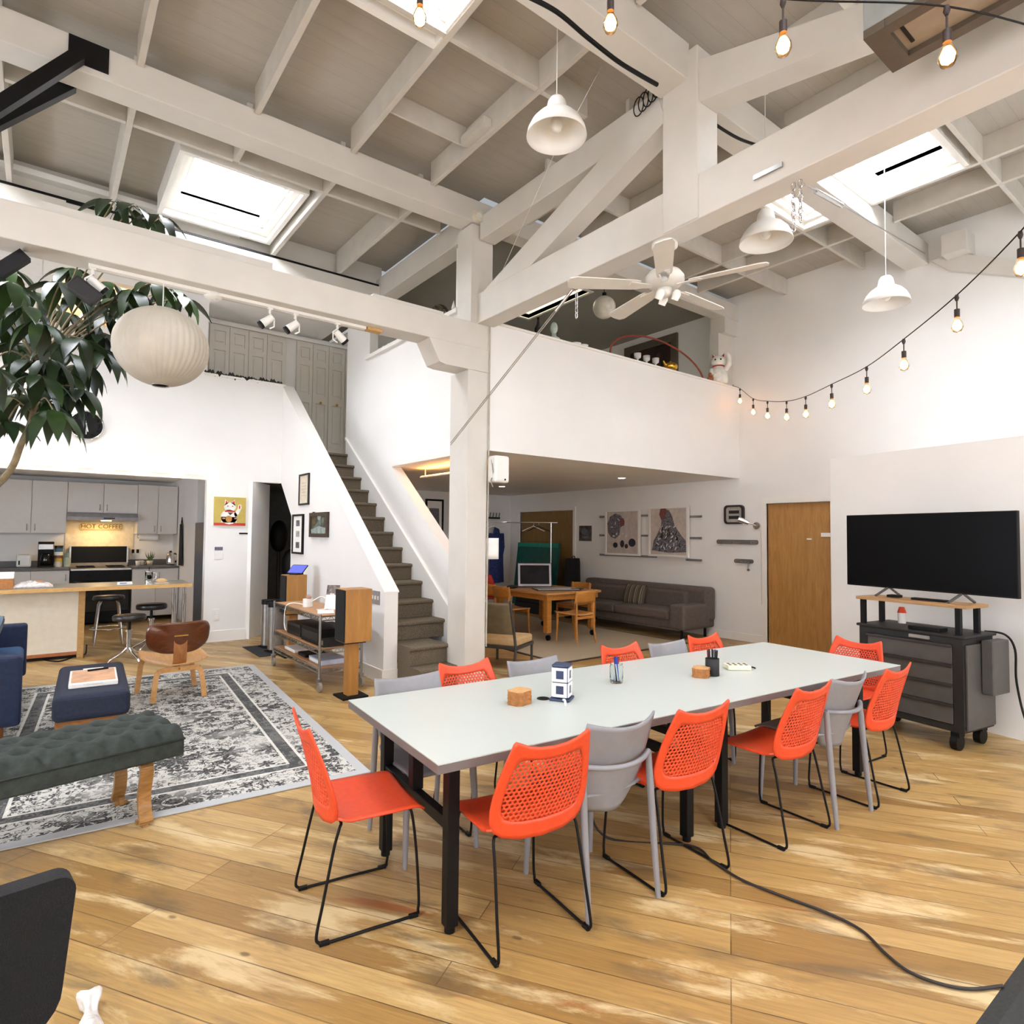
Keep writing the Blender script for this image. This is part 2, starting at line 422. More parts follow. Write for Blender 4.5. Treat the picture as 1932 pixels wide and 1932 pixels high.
# roof deck with the skylight openings; skylights
SKY = [(.98, 2.12, 6.5, 7.86), (1.42, 2.2, 3.08, 3.86), (6.13, 7.02, 1.98, 2.8), (6.13, 7.0, 3.14, 3.54), (-2.0, -.6, 6.4, 7.8), (1.42, 2.2, -.9, .5), (6.13, 7.02, -1.2, .2), (-1.9, -.5, .6, 2.2), (4.5, 5.2, .2, 1.5)]  # openings beyond the visible ones are added unseen, to brighten the room
def deck(x0, x1, y0, y1, holes, z0, z1):
    xs = sorted({x0, x1, *[h[0] for h in holes], *[h[1] for h in holes]}); ys = sorted({y0, y1, *[h[2] for h in holes], *[h[3] for h in holes]})
    xs = [x for x in xs if x0 <= x <= x1]; ys = [y for y in ys if y0 <= y <= y1]
    b = MB()
    for j in range(len(ys)-1):
        i = 0
        while i < len(xs)-1:
            def solid(k): return not any(h[0] <= xs[k]+1e-6 and xs[k+1] <= h[1]+1e-6 and h[2] <= ys[j]+1e-6 and ys[j+1] <= h[3]+1e-6 for h in holes)
            if solid(i):
                k = i
                while k+1 < len(xs)-1 and solid(k+1): k += 1
                b.box(xs[i], xs[k+1], ys[j], ys[j+1], z0, z1); i = k
            i += 1
    return b
MSKY = (5.75, 6.45, 6.55, 8.0)
struct('ceiling', deck(XL, XR, YN, YB+.2, SKY, ZD, ZD+.1), DECK)
struct('ceiling', deck(XL, 3.9, YB+.2, 8.2, SKY, ZD, ZD+.1), DECK)
struct('wall_header', MB().box(XL, 3.8, 8.12, 8.2, 5.14, ZD), BEAM)
struct('ceiling_mezzanine', deck(3.9, XR, YB+.2, 11.4, [MSKY], 5.29, 5.36), GREYC)
struct('ceiling_landing', MB().box(1.865, 3.8, 8.2, 10.6, 5.0, 5.08).box(3.93, 5.2, 9.34, 10.6, 4.95, 5.0), WHITE)
for i, (x0, x1, y0, y1) in enumerate(SKY+[MSKY]):
    w = sroot('window_%d' % (i+6)); big = i in (0, 4)
    zb = 5.30 if i == 9 else ZR+.03; zt = zb+(.33 if i != 9 else .5)
    b = MB().poly([R(x0-.05, x1+.05, y0-.05, y1+.05), R(x0, x1, y0, y1)], mpz, zb-.02, zt)
    struct('shaft', b, TRIMW, w)
    g = .13 if i == 0 else .09
    b = MB().poly([R(x0, x1, y0, y1), R(x0+g, x1-g, y0+g, y1-g)], mpz, zb+.12, zb+.2)
    b.poly([R(x0, x1, y0, y1), R(x0+g*.5, x1-g*.5, y0+g*.5, y1-g*.5)], mpz, zb+.05, zb+.12)
    if i != 9: struct('frame', b, TRIMW, w, .004)
    struct('pane', MB().box(x0, x1, y0, y1, zt-.03, zt-.02), SKYP if i != 9 else EM('cream_skylight', '#fff6d8', 3.), w)
# truss at x = 3.7
TX0, TX1 = 3.7, 3.92
struct('truss_chord', MB().box(TX0, TX1, -3.2, YB+.1, 3.905, 4.235), BEAM, bevel=.008)
struct('truss_chord', MB().box(TX0+.01, TX1-.01, 2.95, YB, 4.83, 5.09), BEAM, bevel=.008)
struct('truss_chord', MB().poly([[(2.64, 5.09), (2.64, 4.775), (.1, 3.905+.33), (.1, 4.22), (.75, 4.5-.02)]], mpx, TX0+.01, TX1-.01), BEAM, bevel=.008)
struct('truss_post', MB().box(TX0-.015, TX1+.015, 2.64, 2.955, 3.91, 5.2), BEAM, bevel=.008)
def strut(): 
    p, q = Vector((0, 5.42, 4.08)), Vector((0, 2.98, 4.92)); d = (q-p).normalized(); n = Vector((0, -d.z, d.y))*.13
    return [((p+n).y, (p+n).z), ((p-n).y, (p-n).z), ((q-n).y, (q-n).z), ((q+n).y, (q+n).z)]
struct('truss_strut', MB().poly([strut()], mpx, TX0+.005, TX1-.03), BEAM, bevel=.008)
struct('truss_plate', MB().bar((3.685, 2.2, 3.99), (3.685, 2.0, 3.99), .012, .03), STEEL)
# second truss foot and pilaster stubs against the right wall
struct('truss_strut', MB().poly([[(2.78, 5.04), (2.52, 5.04), (.4, 4.0), (.4, 3.88), (2.6, 4.86)]], mpx, XR-.1, XR), BEAM)
struct('beam_stub', MB().box(XR-.3, XR, 2.35, 2.6, 4.98, 5.22), BEAM)
struct('beam_stub', MB().box(XR-.35, XR, YB+.02, YB+.28, 4.8, 5.24).box(XR-.4, XR, YB+.1, YB+.26, 3.9, 4.8), BEAM)
struct('beam_edge', MB().box(3.94, XR, YB, YB+.2, 5.04, 5.29), BEAM)
# mezzanine floor, balcony, landing
struct('balcony', MB().box(PX1-.0, XR, YB, YB+.12, 2.53, 3.94), WHITE)
struct('trim_balcony', MB().box(PX1, XR, YB-.025, YB+.16, 3.94, 3.965), TRIMW)
struct('ceiling_lounge', MB().box(3.93, XR, YB+.12, 11.4, 2.53, 2.8), WHITE)
struct('ceiling_kitchen', MB().box(XL, 1.99, YK+.14, 13.6, 2.56, 2.83), WHITE)
struct('floor_landing', MB().box(1.865, 3.12, 9.98, 10.45, 2.66, 2.863).box(3.13, 3.79, 9.5, 10.45, 2.66, 2.863).box(3.94, 4.6, 9.36, 10.45, 2.66, 2.863), CARPET)
struct('floor_office', MB().box(XL, 1.86, YK+.14, 13.6, 2.83, 2.86), M('office_floor', '#8d7a5c', .5))
# closet wall with folding panel doors
CY = 10.45
struct('wall_closet', MB().box(1.7, 4.6, CY+.06, CY+.16, 2.863, 5.0), WHITE)
cl = [(396, 433), (434, 469), (470, 504), (505, 540), (561, 591), (592, 621), (622, 652), (653, 684)]
CW = M('closet_door_paint', '#dcd8cf', .5, var=.01)
for i, (a, b_) in enumerate(cl):
    x0, x1 = gy(a, 640, CY).x, gy(b_, 650, CY).x; w = x1-x0
    d = sroot('door_%d' % (i+3))
    ps = [(.28, .98), (1.12, 1.62), (1.72, 1.93)]
    struct('leaf', MB().poly([R(x0, x1, 2.87, 4.89)]+[R(x0+w*.2, x1-w*.2, 2.87+p, 2.87+q) for p, q in ps], mpy, CY, CY+.035), CW, d)
    b = MB()
    for p, q in ps:
        b.poly([R(x0+w*.2, x1-w*.2, 2.87+p, 2.87+q)], mpy, CY+.02, CY+.034); b.poly([R(x0+w*.28, x1-w*.28, 2.87+p+.04, 2.87+q-.04)], mpy, CY+.008, CY+.02)
    struct('panel', b, CW, d, .004)
    if i in (5, 7) or i == 6: struct('knob', MB().ball(((x0+x1)/2, CY-.02, 3.87), .022, 10, 8), BRASS, d)
struct('trim_1', MB().box(1.8, 4.6, CY-.02, CY, 4.9, 4.96), TRIMW)
struct('wall_landing', MB().box(1.72, 1.865, YK+.14, CY+.1, 2.863, 5.0), WHITE)
# stair: 14 carpeted steps
ST = sroot('staircase')
RI, RU = .2045, .2726
for k in range(1, 15):
    y = 6.231+(k-3)*RU; z = RI*k
    if k == 1: y = 5.60
    if k == 2: y = 5.80
    xr = PX0 if k < 3 else FX
    b = MB()
    prof = [(y+.03, z-RI), (y+.03, z-.045), (y+.005, z-.04), (y, z-.02), (y+.008, z-.004), (y+.03, z), (y+.36 if k > 2 else y+.5, z), (y+.36 if k > 2 else y+.5, z-RI)]
    b.poly([prof], mpx, HW1, xr)
    struct('step', b, CARPET, ST, .006)
struct('stair_base', MB().poly([[(6.45, 0), (9.3, 0), (9.3, 2.4), (6.45, .3)]], mpx, HW1+.01, FX-.01), WHITE)
# screen wall on the right with its own top
a, b_ = Vector((6.62, 3.09)), Vector((5.55, -1.9))
struct('wall_screen', MB().poly([[(a.x, a.y), (b_.x, b_.y), (XR-.01, -1.9), (XR-.01, 3.2)]], mpz, 0, 2.445), WHITE)
# doors in the right wall
d = sroot('door_1')
struct('leaf', MB().box(XR+.03, XR+.07, DY0, DY1, .01, DZ-.005), DOORW, d)
struct('frame', MB().poly([[(DY0-.07, 0), (DY0-.07, DZ+.08), (DY1+.075, DZ+.08), (DY1+.075, 0), (DY1, 0), (DY1, DZ), (DY0, DZ), (DY0, 0)]], mpx, XR-.02, XR+.03), TRIMW, d)
p = gx(1552, 1010, XR); struct('plate', MB().box(XR+.015, XR+.03, DY0+.0, p.y+.03, p.z-.02, p.z+.035), PAPER, d)
p = gx(1525, 1017, XR); struct('plate', MB().box(XR+.022, XR+.03, p.y-.035, p.y+.035, p.z-.01, p.z+.01), PAPER, d)
d = sroot('door_2')
OLDD = WOOD('door_brown', '#7d5f33', '#94743f', .5, 3, (6, 6, .7))
for y0, y1 in ((9.27, 10.135), (10.145, 11.01)): struct('leaf', MB().box(XR+.03, XR+.07, y0, y1, .01, 2.135), OLDD, d)
struct('frame', MB().poly([[(9.19, 0), (9.19, 2.21), (11.1, 2.21), (11.1, 0), (11.02, 0), (11.02, 2.14), (9.26, 2.14), (9.26, 0)]], mpx, XR-.02, XR+.03), TRIMW, d)
# skirting
struct('baseboard_kitchen', MB().box(KX, 2.49, YK-.018, YK, 0, .16), TRIMW)
struct('baseboard_niche', MB().poly([R(0, .5, 0, .16)], lambda a, b, t: (2.487+a*.628-t*.778, YK+a*.778+t*.628, b), 0, .018), TRIMW)
struct('baseboard_right', MB().box(XR-.018, XR, 5.09, 9.18, 0, .12), TRIMW)
struct('baseboard_stair', MB().box(HW0-.018, HW0, 6.11, 9.27, 0, .14).box(HW0-.018, HW1, 6.092, 6.109, 0, .14), TRIMW)
# kitchen shell
struct('wall_pantry', MB().box(XL, 3.0, 13.6, 13.7, 0, 2.6).box(2.05, 2.15, 11.3, 13.6, 0, 2.6), WHITE)
# office room behind the upper window
struct('wall_office', MB().box(XL, 1.86, 12.6, 12.7, 2.86, 5.3), M('office_wall', '#d9b26a', .7))
struct('ceiling_office', MB().box(XL, 1.86, 8.0, 13.6, 5.3, 5.36), WHITE)
w = sroot('window_5')
struct('frame', MB().poly([R(-.08, 1.1, 4.2, 5.13), R(.08, .94, 4.36, 4.98)], mpy, YK-.05, YK+.1).poly([R(.08, .94, 4.62, 4.645)], mpy, YK, YK+.03).poly([R(.08, .94, 4.8, 4.825)], mpy, YK, YK+.03), TRIMW, w, .004)
struct('pane', MB().poly([R(.08, .94, 4.36, 4.98)], mpy, YK+.045, YK+.05), GLASS('clear_glass'), w)
sd = MB()
for i in range(9): sd.poly([[(3.96+i*.15, 0), (3.96+i*.15, .026), (4.112+i*.15, .006), (4.112+i*.15, 0)]], lambda a, b, t: (t, YK-b, a), XL, -.1)
struct('trim_siding', sd, WHITE, bevel=.004)
# ---------------------------------------------------------------- long work table
LAM = M('pale_grey_laminate', '#bfc6c0', .32, var=.02, scale=260)
EDGE = M('table_edge', '#6f6764', .35, var=.03)
TA = radians(-4.573); TC = Vector((2.982, 2.391, 0)); TL, TW = 3.487, 1.051
TU, TV = Vector((cos(TA), sin(TA), 0)), Vector((-sin(TA), cos(TA), 0))
t = thing('work_table', 'long pale grey table on black steel legs in the middle of the room', 'table', TC, TA)
HX, HY = -.655, .02      # cable hole, set below from the photo
q = gz(1025, 1319, .74)-TC; HX, HY = q.dot(TU), q.dot(TV)
top = MB().poly([R(-TL/2, TL/2, -TW/2, TW/2), ell(HX, HY, .03, .03, 20)], mpz, .738, .742)
top.build('tabletop', LAM, t)
MB().poly([R(-TL/2, TL/2, -TW/2, TW/2), ell(HX, HY, .03, .03, 20)], mpz, .704, .738).build('edge_band', EDGE, t, bevel=.003)
MB().lathe([(.034, .742), (.034, .745), (.027, .745), (.027, .70)], (HX, HY, 0), 20).build('cable_grommet', BLACK, t)
for u in (-1.60, -.2, .08, 1.5):
    for v in (-.36, .34):
        b = MB().box(u-.026, u+.026, v-.026, v+.026, .025, .704); b.build('leg', STEELB, t, bevel=.003)
        MB().cyl((u, v, 0), (u, v, .03), .022, n=12).build('foot', BLACK, t)
    MB().box(u-.02, u+.02, -.334, .314, .40, .45).build('crossbar', STEELB, t, bevel=.003)
    MB().box(u-.026, u+.026, -.036, .016, .45, .704).build('stub_post', STEELB, t, bevel=.003)
    MB().box(u-.02, u+.02, -.46, .44, .682, .704).build('top_rail', STEELB, t, bevel=.002)

# ---------------------------------------------------------------- perforated orange sled chairs
ORANGE = M('orange_plastic', '#df4a24', .42, var=.03, scale=40)
def chair_back_pt(u, v, off=0.):
    k = max(v, 0)/.43
    y = -.214-.105*k**1.25+.95*u*u*(1-.25*k); return Vector((u, (y-off)*.9, .436+v*(.97-.05*k)))
def perforated_back():
    half = [(0, -.012), (.10, -.008), (.17, .006), (.205, .03), (.222, .07), (.226, .12), (.222, .18), (.212, .25), (.198, .32), (.184, .38), (.176, .418), (.168, .430), (.156, .424), (.11, .402), (.06, .390), (0, .386)]
    out = half+[(-x, y) for x, y in half[-2:0:-1]]
    # same number of points on the inner outline
    ih = [(0, .062), (.09, .064), (.14, .07), (.168, .082), (.182, .105), (.186, .14), (.183, .18), (.176, .23), (.166, .28), (.154, .315), (.145, .332), (.135, .340), (.122, .342), (.09, .338), (.05, .334), (0, .332)]
    inn = ih+[(-x, y) for x, y in ih[-2:0:-1]]
    n = len(out); b = MB()
    rings = []
    for k in range(5):
        f = k/4; rings.append([(o[0]+(i[0]-o[0])*f, o[1]+(i[1]-o[1])*f) for o, i in zip(out, inn)])
    vs = [chair_back_pt(x, y) for r in rings for x, y in r]
    fs = [(k*n+i, k*n+(i+1) % n, (k+1)*n+(i+1) % n, (k+1)*n+i) for k in range(4) for i in range(n)]
    rim = b.add(vs, fs, True)
    # lattice of hexagonal holes
    P = .0205; rr = P/math.sqrt(3); cells = {}
    def inside(x, y, g=.004):
        x = abs(x); c = False
        for i in range(n):
            (x1, y1), (x2, y2) = inn[i], inn[(i+1) % n]
            if (y1 > y) != (y2 > y) and x < (x2-x1)*(y-y1)/(y2-y1)+x1: c = not c
        return c
    L = MB()
    for r in range(-2, 26):
        for q in range(-16, 17):
            cx = (q+(r % 2)*.5)*P; cy = .03+r*P*.866
            if inside(cx, cy) or inside(cx, cy+.008) or inside(cx, cy-.008) or inside(cx+.008, cy) or inside(cx-.008, cy): cells[(round(cx/P*2), r)] = (cx, cy)
    idx = {}; vs = []
    for key, (cx, cy) in cells.items():
        for k in range(6):
            a = pi/6+k*pi/3; idx[key, k] = len(vs); vs.append(chair_back_pt(cx+.0072*cos(a), cy+.0072*sin(a)))
    fs = []
    nb = {0: (2, 0), 1: (1, 1), 2: (-1, 1), 3: (-2, 0), 4: (-1, -1), 5: (1, -1)}   # neighbour across edge k (between vertices k-1 and k)
    for (i, r), _ in cells.items():
        for k in range(3):
            d = nb[k]; o = (i+d[0], r+d[1])
            if o in cells:
                a0, a1 = idx[(i, r), (k-1) % 6], idx[(i, r), k]; c0, c1 = idx[o, (k+2) % 6], idx[o, (k+3) % 6]
                fs.append((a0, c1, c0, a1))
        for k in (0, 1):
            o1, o2 = (i+nb[k][0], r+nb[k][1]), (i+nb[k+1][0], r+nb[k+1][1])
            if o1 in cells and o2 in cells: fs.append((idx[(i, r), k], idx[o1, (k+2) % 6], idx[o2, (k+4) % 6]))
    L.add(vs, fs, True)
    return rim, L
def make_orange():
    t = thing('stacking_chair', 'x', 'chair', group='orange perforated chairs around the long table')
    rim, L = perforated_back()
    o = rim.build('backrest', ORANGE, t, solid=.009)
    L.build('perforated_panel', ORANGE, o, solid=.005)
    def seat(u, v):
        x = (u-.5)*2; w = .222-.012*max(0, v-.6)
        y = -.215+v*.445; z = .449-.012*(1-x*x)*sin(pi*v)+(.016*max(0, .12-v)/.12)-(.018*((v-.88)/.12)**2 if v > .88 else 0)+.008*x*x
        return (x*w, (y+.95*(x*w)**2*(1-v))*.9, z)
    MB().grid(seat, 14, 16).build('seat', ORANGE, t, solid=.009)
    for s in (-1, 1):
        pts = catmull([(s*.02, .165, .436), (s*.16, .168, .436), (s*.19, .18, .425), (s*.197, .20, .30), (s*.206, .215, .10), (s*.21, .212, .03), (s*.212, .19, .0075), (s*.213, .0, .0075), (s*.214, -.215, .0075), (s*.214, -.25, .015), (s*.213, -.262, .045), (s*.208, -.235, .16), (s*.198, -.19, .35), (s*.192, -.165, .425), (s*.16, -.15, .436), (s*.02, -.15, .436)], 5)
        MB().tube([(p.x, p.y*.88, p.z) for p in pts], .0062, 8).build('sled_frame', STEELB, t)
        for y in (.165, -.2): MB().cbox((s*.213, y, .009), (.018, .04, .016)).build('glide', BLACK, t, bevel=.003)
    return t
oc = make_orange()
RZ = lambda deg: radians(deg)
spots = [  # x, y, rotation, label
 (1.15, 2.56, RZ(-98), 'orange perforated chair alone at the left end of the long table'),
 (1.625, 2.065, RZ(-7), 'orange perforated chair nearest the camera, beside the front left table leg'),
 (2.475, 1.99, RZ(-5), 'orange perforated chair in the near row, right of the big near grey chair'),
 (3.285, 1.89, RZ(-2), 'orange perforated chair in the near row, just left of the farther grey chair'),
 (4.185, 1.82, RZ(-1), 'orange perforated chair at the far right end of the near row'),
 (2.075, 2.93, RZ(177), 'orange perforated chair on the far side of the table in front of the white post'),
 (3.32, 2.80, RZ(176), 'orange perforated chair on the far side, behind the glass jar of pens'),
 (4.205, 2.72, RZ(176), 'orange perforated chair on the far side, right of the far grey chair by the sofa'),
 (4.78, 2.18, RZ(85), 'orange perforated chair at the right end of the table near the tool chest')]
for i, (x, y, r, lab) in enumerate(spots):
    if i == 0: oc.location = (x, y, 0); oc.rotation_euler.z = r; oc['label'] = lab
    else: dup(oc, lab, (x, y, 0), r)
# ---------------------------------------------------------------- grey plastic four-leg chairs
GREY = M('grey_plastic', '#88878a', .45, var=.02, scale=30)
def make_grey():
    t = thing('shell_chair', 'x', 'chair', group='grey plastic chairs around the long table')
    def back(u, v):
        x = (u-.5)*2; h = v
        w = .10+.098*min(1, (h/.35))**.6 if h < .35 else .198
        w *= 1.0 if h < .8 else 1-.02*(h-.8)/.2
        z = .395+.42*h-.028*(1-x*x)*max(0, h-.5)*2
        y = -.175-.12*h**1.3+.055*x*x
        return (x*w, y, z)
    MB().grid(back, 16, 20).build('backrest', GREY, t, solid=.010)
    def seat(u, v):
        x = (u-.5)*2; w = .196+.008*sin(pi*v)
        return (x*w, -.19+v*.43+.04*x*x*(1-v), .452-.012*(1-x*x)*sin(pi*v)-(.02*((v-.85)/.15)**2 if v > .85 else 0)+.03*max(0, .15-v)/.15)
    MB().grid(seat, 14, 14).build('seat', GREY, t, solid=.014)
    MB().tube([(.193*x, -.268+.062*x*x, .615+.012*x*x) for x in [k/8-1 for k in range(17)]], .012, 8).build('back_band', GREY, t)
    for s in (-1, 1):
        MB().tube([(s*.192, -.206, .628), (s*.194, -.215, .50), (s*.196, -.236, .25), (s*.199, -.262, .0)], [.014, .017, .016, .012], 10).build('leg', GREY, t)
        MB().tube([(s*.18, .185, .44), (s*.19, .195, .25), (s*.197, .205, .0)], [.02, .016, .012], 10).build('leg', GREY, t)
    return t
gc = make_grey()
for i, (x, y, r, lab) in enumerate([
 (2.05, 2.085, RZ(-5), 'grey plastic chair in the near row between two orange chairs, closest grey one'),
 (3.735, 1.885, RZ(-2), 'grey plastic chair in the near row, second from its right end'),
 (1.64, 2.87, RZ(176), 'grey plastic chair on the far side, in front of the foot of the stair'),
 (2.515, 2.83, RZ(176), 'grey plastic chair on the far side, behind the blue and white power tower'),
 (3.76, 2.75, RZ(176), 'grey plastic chair on the far side, between two orange chairs by the lounge rug')]):
    if i == 0: gc.location = (x, y, 0); gc.rotation_euler.z = r; gc['label'] = lab
    else: dup(gc, lab, (x, y, 0), r)

# ---------------------------------------------------------------- things on the table
CORK = M('kraft_card', '#a9713f', .85, var=.12, scale=50)
ZT = .743
def ontab(u, v): p = gz(u, v, ZT); return p
CORKT = M('kraft_card_face', '#c89a66', .85, var=.06, scale=60)
for (u, v, n, rz, lab) in ((980, 1327, 16, .25, 'stack of brown leaf shaped card coasters near the power tower'), (1323, 1276, 13, .5, 'stack of brown card coasters in front of the black pen cup')):
    p = ontab(u, v); s = thing('coaster_stack', lab, 'coasters', (p.x, p.y, ZT), rz)
    sh = [(-.055, -.03), (-.035, -.05), (.0, -.045), (.03, -.052), (.06, -.03), (.055, .03), (.03, .05), (0, .042), (-.035, .05), (-.06, .025)]
    b = MB()
    for k in range(n):
        a = random.uniform(-.05, .05); c_, s_ = cos(a), sin(a); ox, oy = random.uniform(-.002, .002), random.uniform(-.002, .002)
        b.poly([[(x*c_-y*s_+ox, x*s_+y*c_+oy) for x, y in sh]], mpz, k*.0042, k*.0042+.0036)
    b.build('coasters', CORK, s)
    MB().poly([[(x*.98, y*.98) for x, y in sh]], mpz, n*.0042-.0005, n*.0042+.002).build('top_coaster', CORKT, s)
NAVY = M('navy_plastic', '#2b3858', .4)
p = ontab(1060, 1319); s = thing('power_tower', 'blue and white power tower standing by the cable hole in the table', 'power strip', (p.x, p.y, ZT), radians(33))
MB().box(-.055, .055, -.055, .055, 0, .012).build('base', NAVY, s, bevel=.004)
MB().box(-.04, .04, -.042, .042, .012, .172).build('body', NAVY, s, bevel=.006)
MB().box(-.043, .043, -.046, .046, .172, .186).build('top_cap', NAVY, s, bevel=.006)
for k in range(4):
    rot = Matrix.Rotation(k*pi/2, 4, 'Z')
    m = MB()
    for z0, z1 in ((.02, .092), (.098, .17)): m.add(*[(v_, f_) for v_, f_ in [(MB().poly([R(-.038, .038, z0, z1), R(-.021, .021, z0+.014, z1-.014)], mpy, -.046, -.041).v, MB().poly([R(-.038, .038, z0, z1), R(-.021, .021, z0+.014, z1-.014)], mpy, -.046, -.041).f)]][0], False, rot)
    m.build('socket_plate', WPLAS, s)
MB().tube(catmull([Vector((-.05, -.02, .01)), Vector((-.075, -.035, .016)), Vector((-.10, -.045, .006)), Vector((-.112, -.05, -.02)), Vector((-.115, -.052, -.03))], 5), .006, 8).build('cord', WPLAS, s)
# pens in a glass jar and in a black cup
JG = GLASS('jar_glass', '#f4f8f8')
p1 = ontab(1163, 1288); j = thing('pen_jar', 'clear glass jar holding pens, left of the centre on the table', 'jar', (p1.x, p1.y, ZT))
MB().lathe([(.0, .002), (.036, .002), (.039, .01), (.039, .095), (.035, .104), (.037, .11), (.034, .11), (.032, .104), (.036, .094), (.036, .012), (.0, .007)], n=24).build('glass', JG, j)
p2 = ontab(1344, 1274); c = thing('pen_cup', 'black mesh cup packed with pens beside the brown coasters', 'cup', (p2.x, p2.y, ZT))
MB().lathe([(.0, .0), (.042, .0), (.042, .105), (.0395, .105), (.0395, .004), (.0, .004)], n=28).build('body', BLACKM, c)
def pen(loc, tilt, az, mat, cap, lab, grp, L=.14):
    t = thing('pen', lab, 'pen', loc, az, grp)
    m = Matrix.Rotation(tilt, 4, 'Y')
    b = MB().cyl(m @ Vector((0, 0, 0)), m @ Vector((0, 0, L*.72)), .0042, n=8); b.build('barrel', mat, t)
    MB().cyl(m @ Vector((0, 0, L*.72)), m @ Vector((0, 0, L)), .0052, n=8).build('cap', cap, t)
BLUEP, REDP, CLEARP, BLK2 = M('blue_pen', '#24379a', .35), M('red_pen', '#7c2028', .35), M('clear_pen', '#c9cdd0', .2), M('black_pen', '#16161a', .35)
pj = [(BLUEP, BLUEP), (CLEARP, BLK2), (BLK2, BLK2), (CLEARP, BLUEP), (BLUEP, BLUEP), (CLEARP, REDP), (BLK2, BLK2), (CLEARP, BLK2)]
for k, (a, b_) in enumerate(pj):
    an = k*2*pi/8; cl_ = 'blue' if a is BLUEP else 'clear barrelled' if a is CLEARP else 'black'
    pen((p1.x+.012*cos(an+2.4), p1.y+.012*sin(an+2.4), ZT+.010), .13, an, a, b_, cl_+' pen standing in the clear glass jar', 'pens in the glass jar')
for k in range(11):
    an = k*2*pi/10; rr = .022 if k < 10 else 0; a = BLUEP if k in (0, 9) else REDP if k in (4,) else BLK2
    pen((p2.x+rr*cos(an), p2.y+rr*sin(an), ZT+.006), .05, an, BLK2, a, ('blue' if a is BLUEP else 'red' if a is REDP else 'black')+' capped pen standing in the black cup', 'pens in the black cup', .15)
CREAM = M('cream_plastic', '#e4dcc2', .5)
p = ontab(1391, 1262); s = thing('outlet_block', 'cream plastic flat outlet block lying right of the pen cup', 'power strip', (p.x, p.y, ZT), radians(-38))
MB().box(-.075, .075, -.05, .05, 0, .03).build('body', CREAM, s, bevel=.006)
for x in (-.05, -.015, .02, .055):
    for y in (-.018, .02): MB().box(x-.011, x+.005, y-.010, y+.010, .0295, .0312).build('socket', BLACK, s)
MB().tube([(.075, .0, .015), (.10, .003, .012), (.12, .004, .005)], .005).build('cord', BLACK, s)
# floor cable from under the table to the rubber ramp
cp = [(2.36, 2.43, .46), (2.37, 2.40, .2), (2.42, 2.30, .012)]+[tuple(gz(u, v, .009)) for u, v in ((1300, 1595), (1345, 1625), (1400, 1660), (1480, 1692), (1560, 1722), (1625, 1755), (1672, 1800), (1715, 1833), (1770, 1855), (1830, 1866), (1892, 1860))]
tag(MB().tube(catmull(cp, 8), .0062, 8).build('extension_cable', M('dark_cable', '#241d1a', .6)), 'black cable snaking over the planks from under the table to the right corner', 'cable')
a, b_ = gz(1936, 1800, 0), gz(1836, 1938, 0)
d = (b_-a).normalized(); n = Vector((-d.y, d.x, 0)); n = n if n.dot(Vector((0, 0, 0))-a) > 0 else -n
a2, b2 = a-d*.9, b_+d*.9
r_ = MB().add([a2, a2+n*.05+Vector((0, 0, .012)), a2+n*.1+Vector((0, 0, .012)), a2+n*.15, b2, b2+n*.05+Vector((0, 0, .012)), b2+n*.1+Vector((0, 0, .012)), b2+n*.15],
              [(0, 1, 5, 4), (1, 2, 6, 5), (2, 3, 7, 6), (0, 3, 2, 1), (4, 5, 6, 7), (0, 4, 7, 3)])
tag(r_.build('cable_ramp', M('black_rubber', '#2b2d2b', .8, var=.1, scale=80)), 'black rubber cable ramp on the floor in the bottom right corner', 'cable ramp')
# black office chair at the lower left corner
s = thing('office_chair', 'black fabric office chair cut off by the bottom left corner', 'chair', (-.10, 1.18, 0), radians(8))
MESHB = M('black_mesh_fabric', '#0c0d0f', .9, var=.25, scale=300, bump=.4)
tp, br = gz(122, 1652, .95), gz(98, 1905, .66)
def bk(a, z0, z1, hw):
    return ell
hb = MB(); rr = []
W, Hh = .20, .135
for cx, cz, r0, a0 in ((W-.03, Hh-.03, .03, 0), (-W+.03, Hh-.03, .03, 1), (-W+.09, -Hh+.06, .075, 2), (W-.09, -Hh+.06, .075, 3)):
    rr += [(cx+r0*cos(a0*pi/2+k*pi/12), cz+r0*sin(a0*pi/2+k*pi/12)) for k in range(7)]
lx, ly = tp.x+.10-W+.055, tp.y-1.18
BK = frame_mtx((lx, ly, .95-Hh), (1, 0, 0), (0, -.03, 1))
hb.poly([rr], lambda a, b, t: BK @ Vector((a, b, t)), -.022, .022); hb.build('backrest', MESHB, s, bevel=.008)
MB().bar((lx, ly, .70), (lx, ly-.10, .46), .06, .02).build('back_bracket', BLACK, s)
MB().box(lx-.23, lx+.23, ly-.55, ly-.06, .43, .49).build('seat', MESHB, s, bevel=.03)
MB().cyl((lx, ly-.3, .1), (lx, ly-.3, .43), .03).build('gas_lift', BLACK, s)
for k in range(5):
    a = k*2*pi/5+.3; e = Vector((lx+.28*cos(a), ly-.3+.28*sin(a), .075))
    MB().bar((lx, ly-.3, .11), e, .04, .025).build('base_arm', BLACK, s); MB().cyl(e+Vector((.02*sin(a), -.02*cos(a), -.045)), e+Vector((-.02*sin(a), .02*cos(a), -.045)), .03, n=14).build('caster', BLACK, s)
p = gz(165, 1925, 0)
def blob(u, v):
    a = 2*pi*u; th = v; c = Vector((p.x+.005*sin(5*v), p.y+.075-.22*th, .035+.012*sin(7*th))); r = (.028+.012*sin(9*th+1)+.006*sin(3*a+4*th))*(min(1, th*5+.25))*(min(1, (1-th)*5+.2))
    d_ = Vector((cos(a), .25*sin(3*a), sin(a))); return c+d_*r
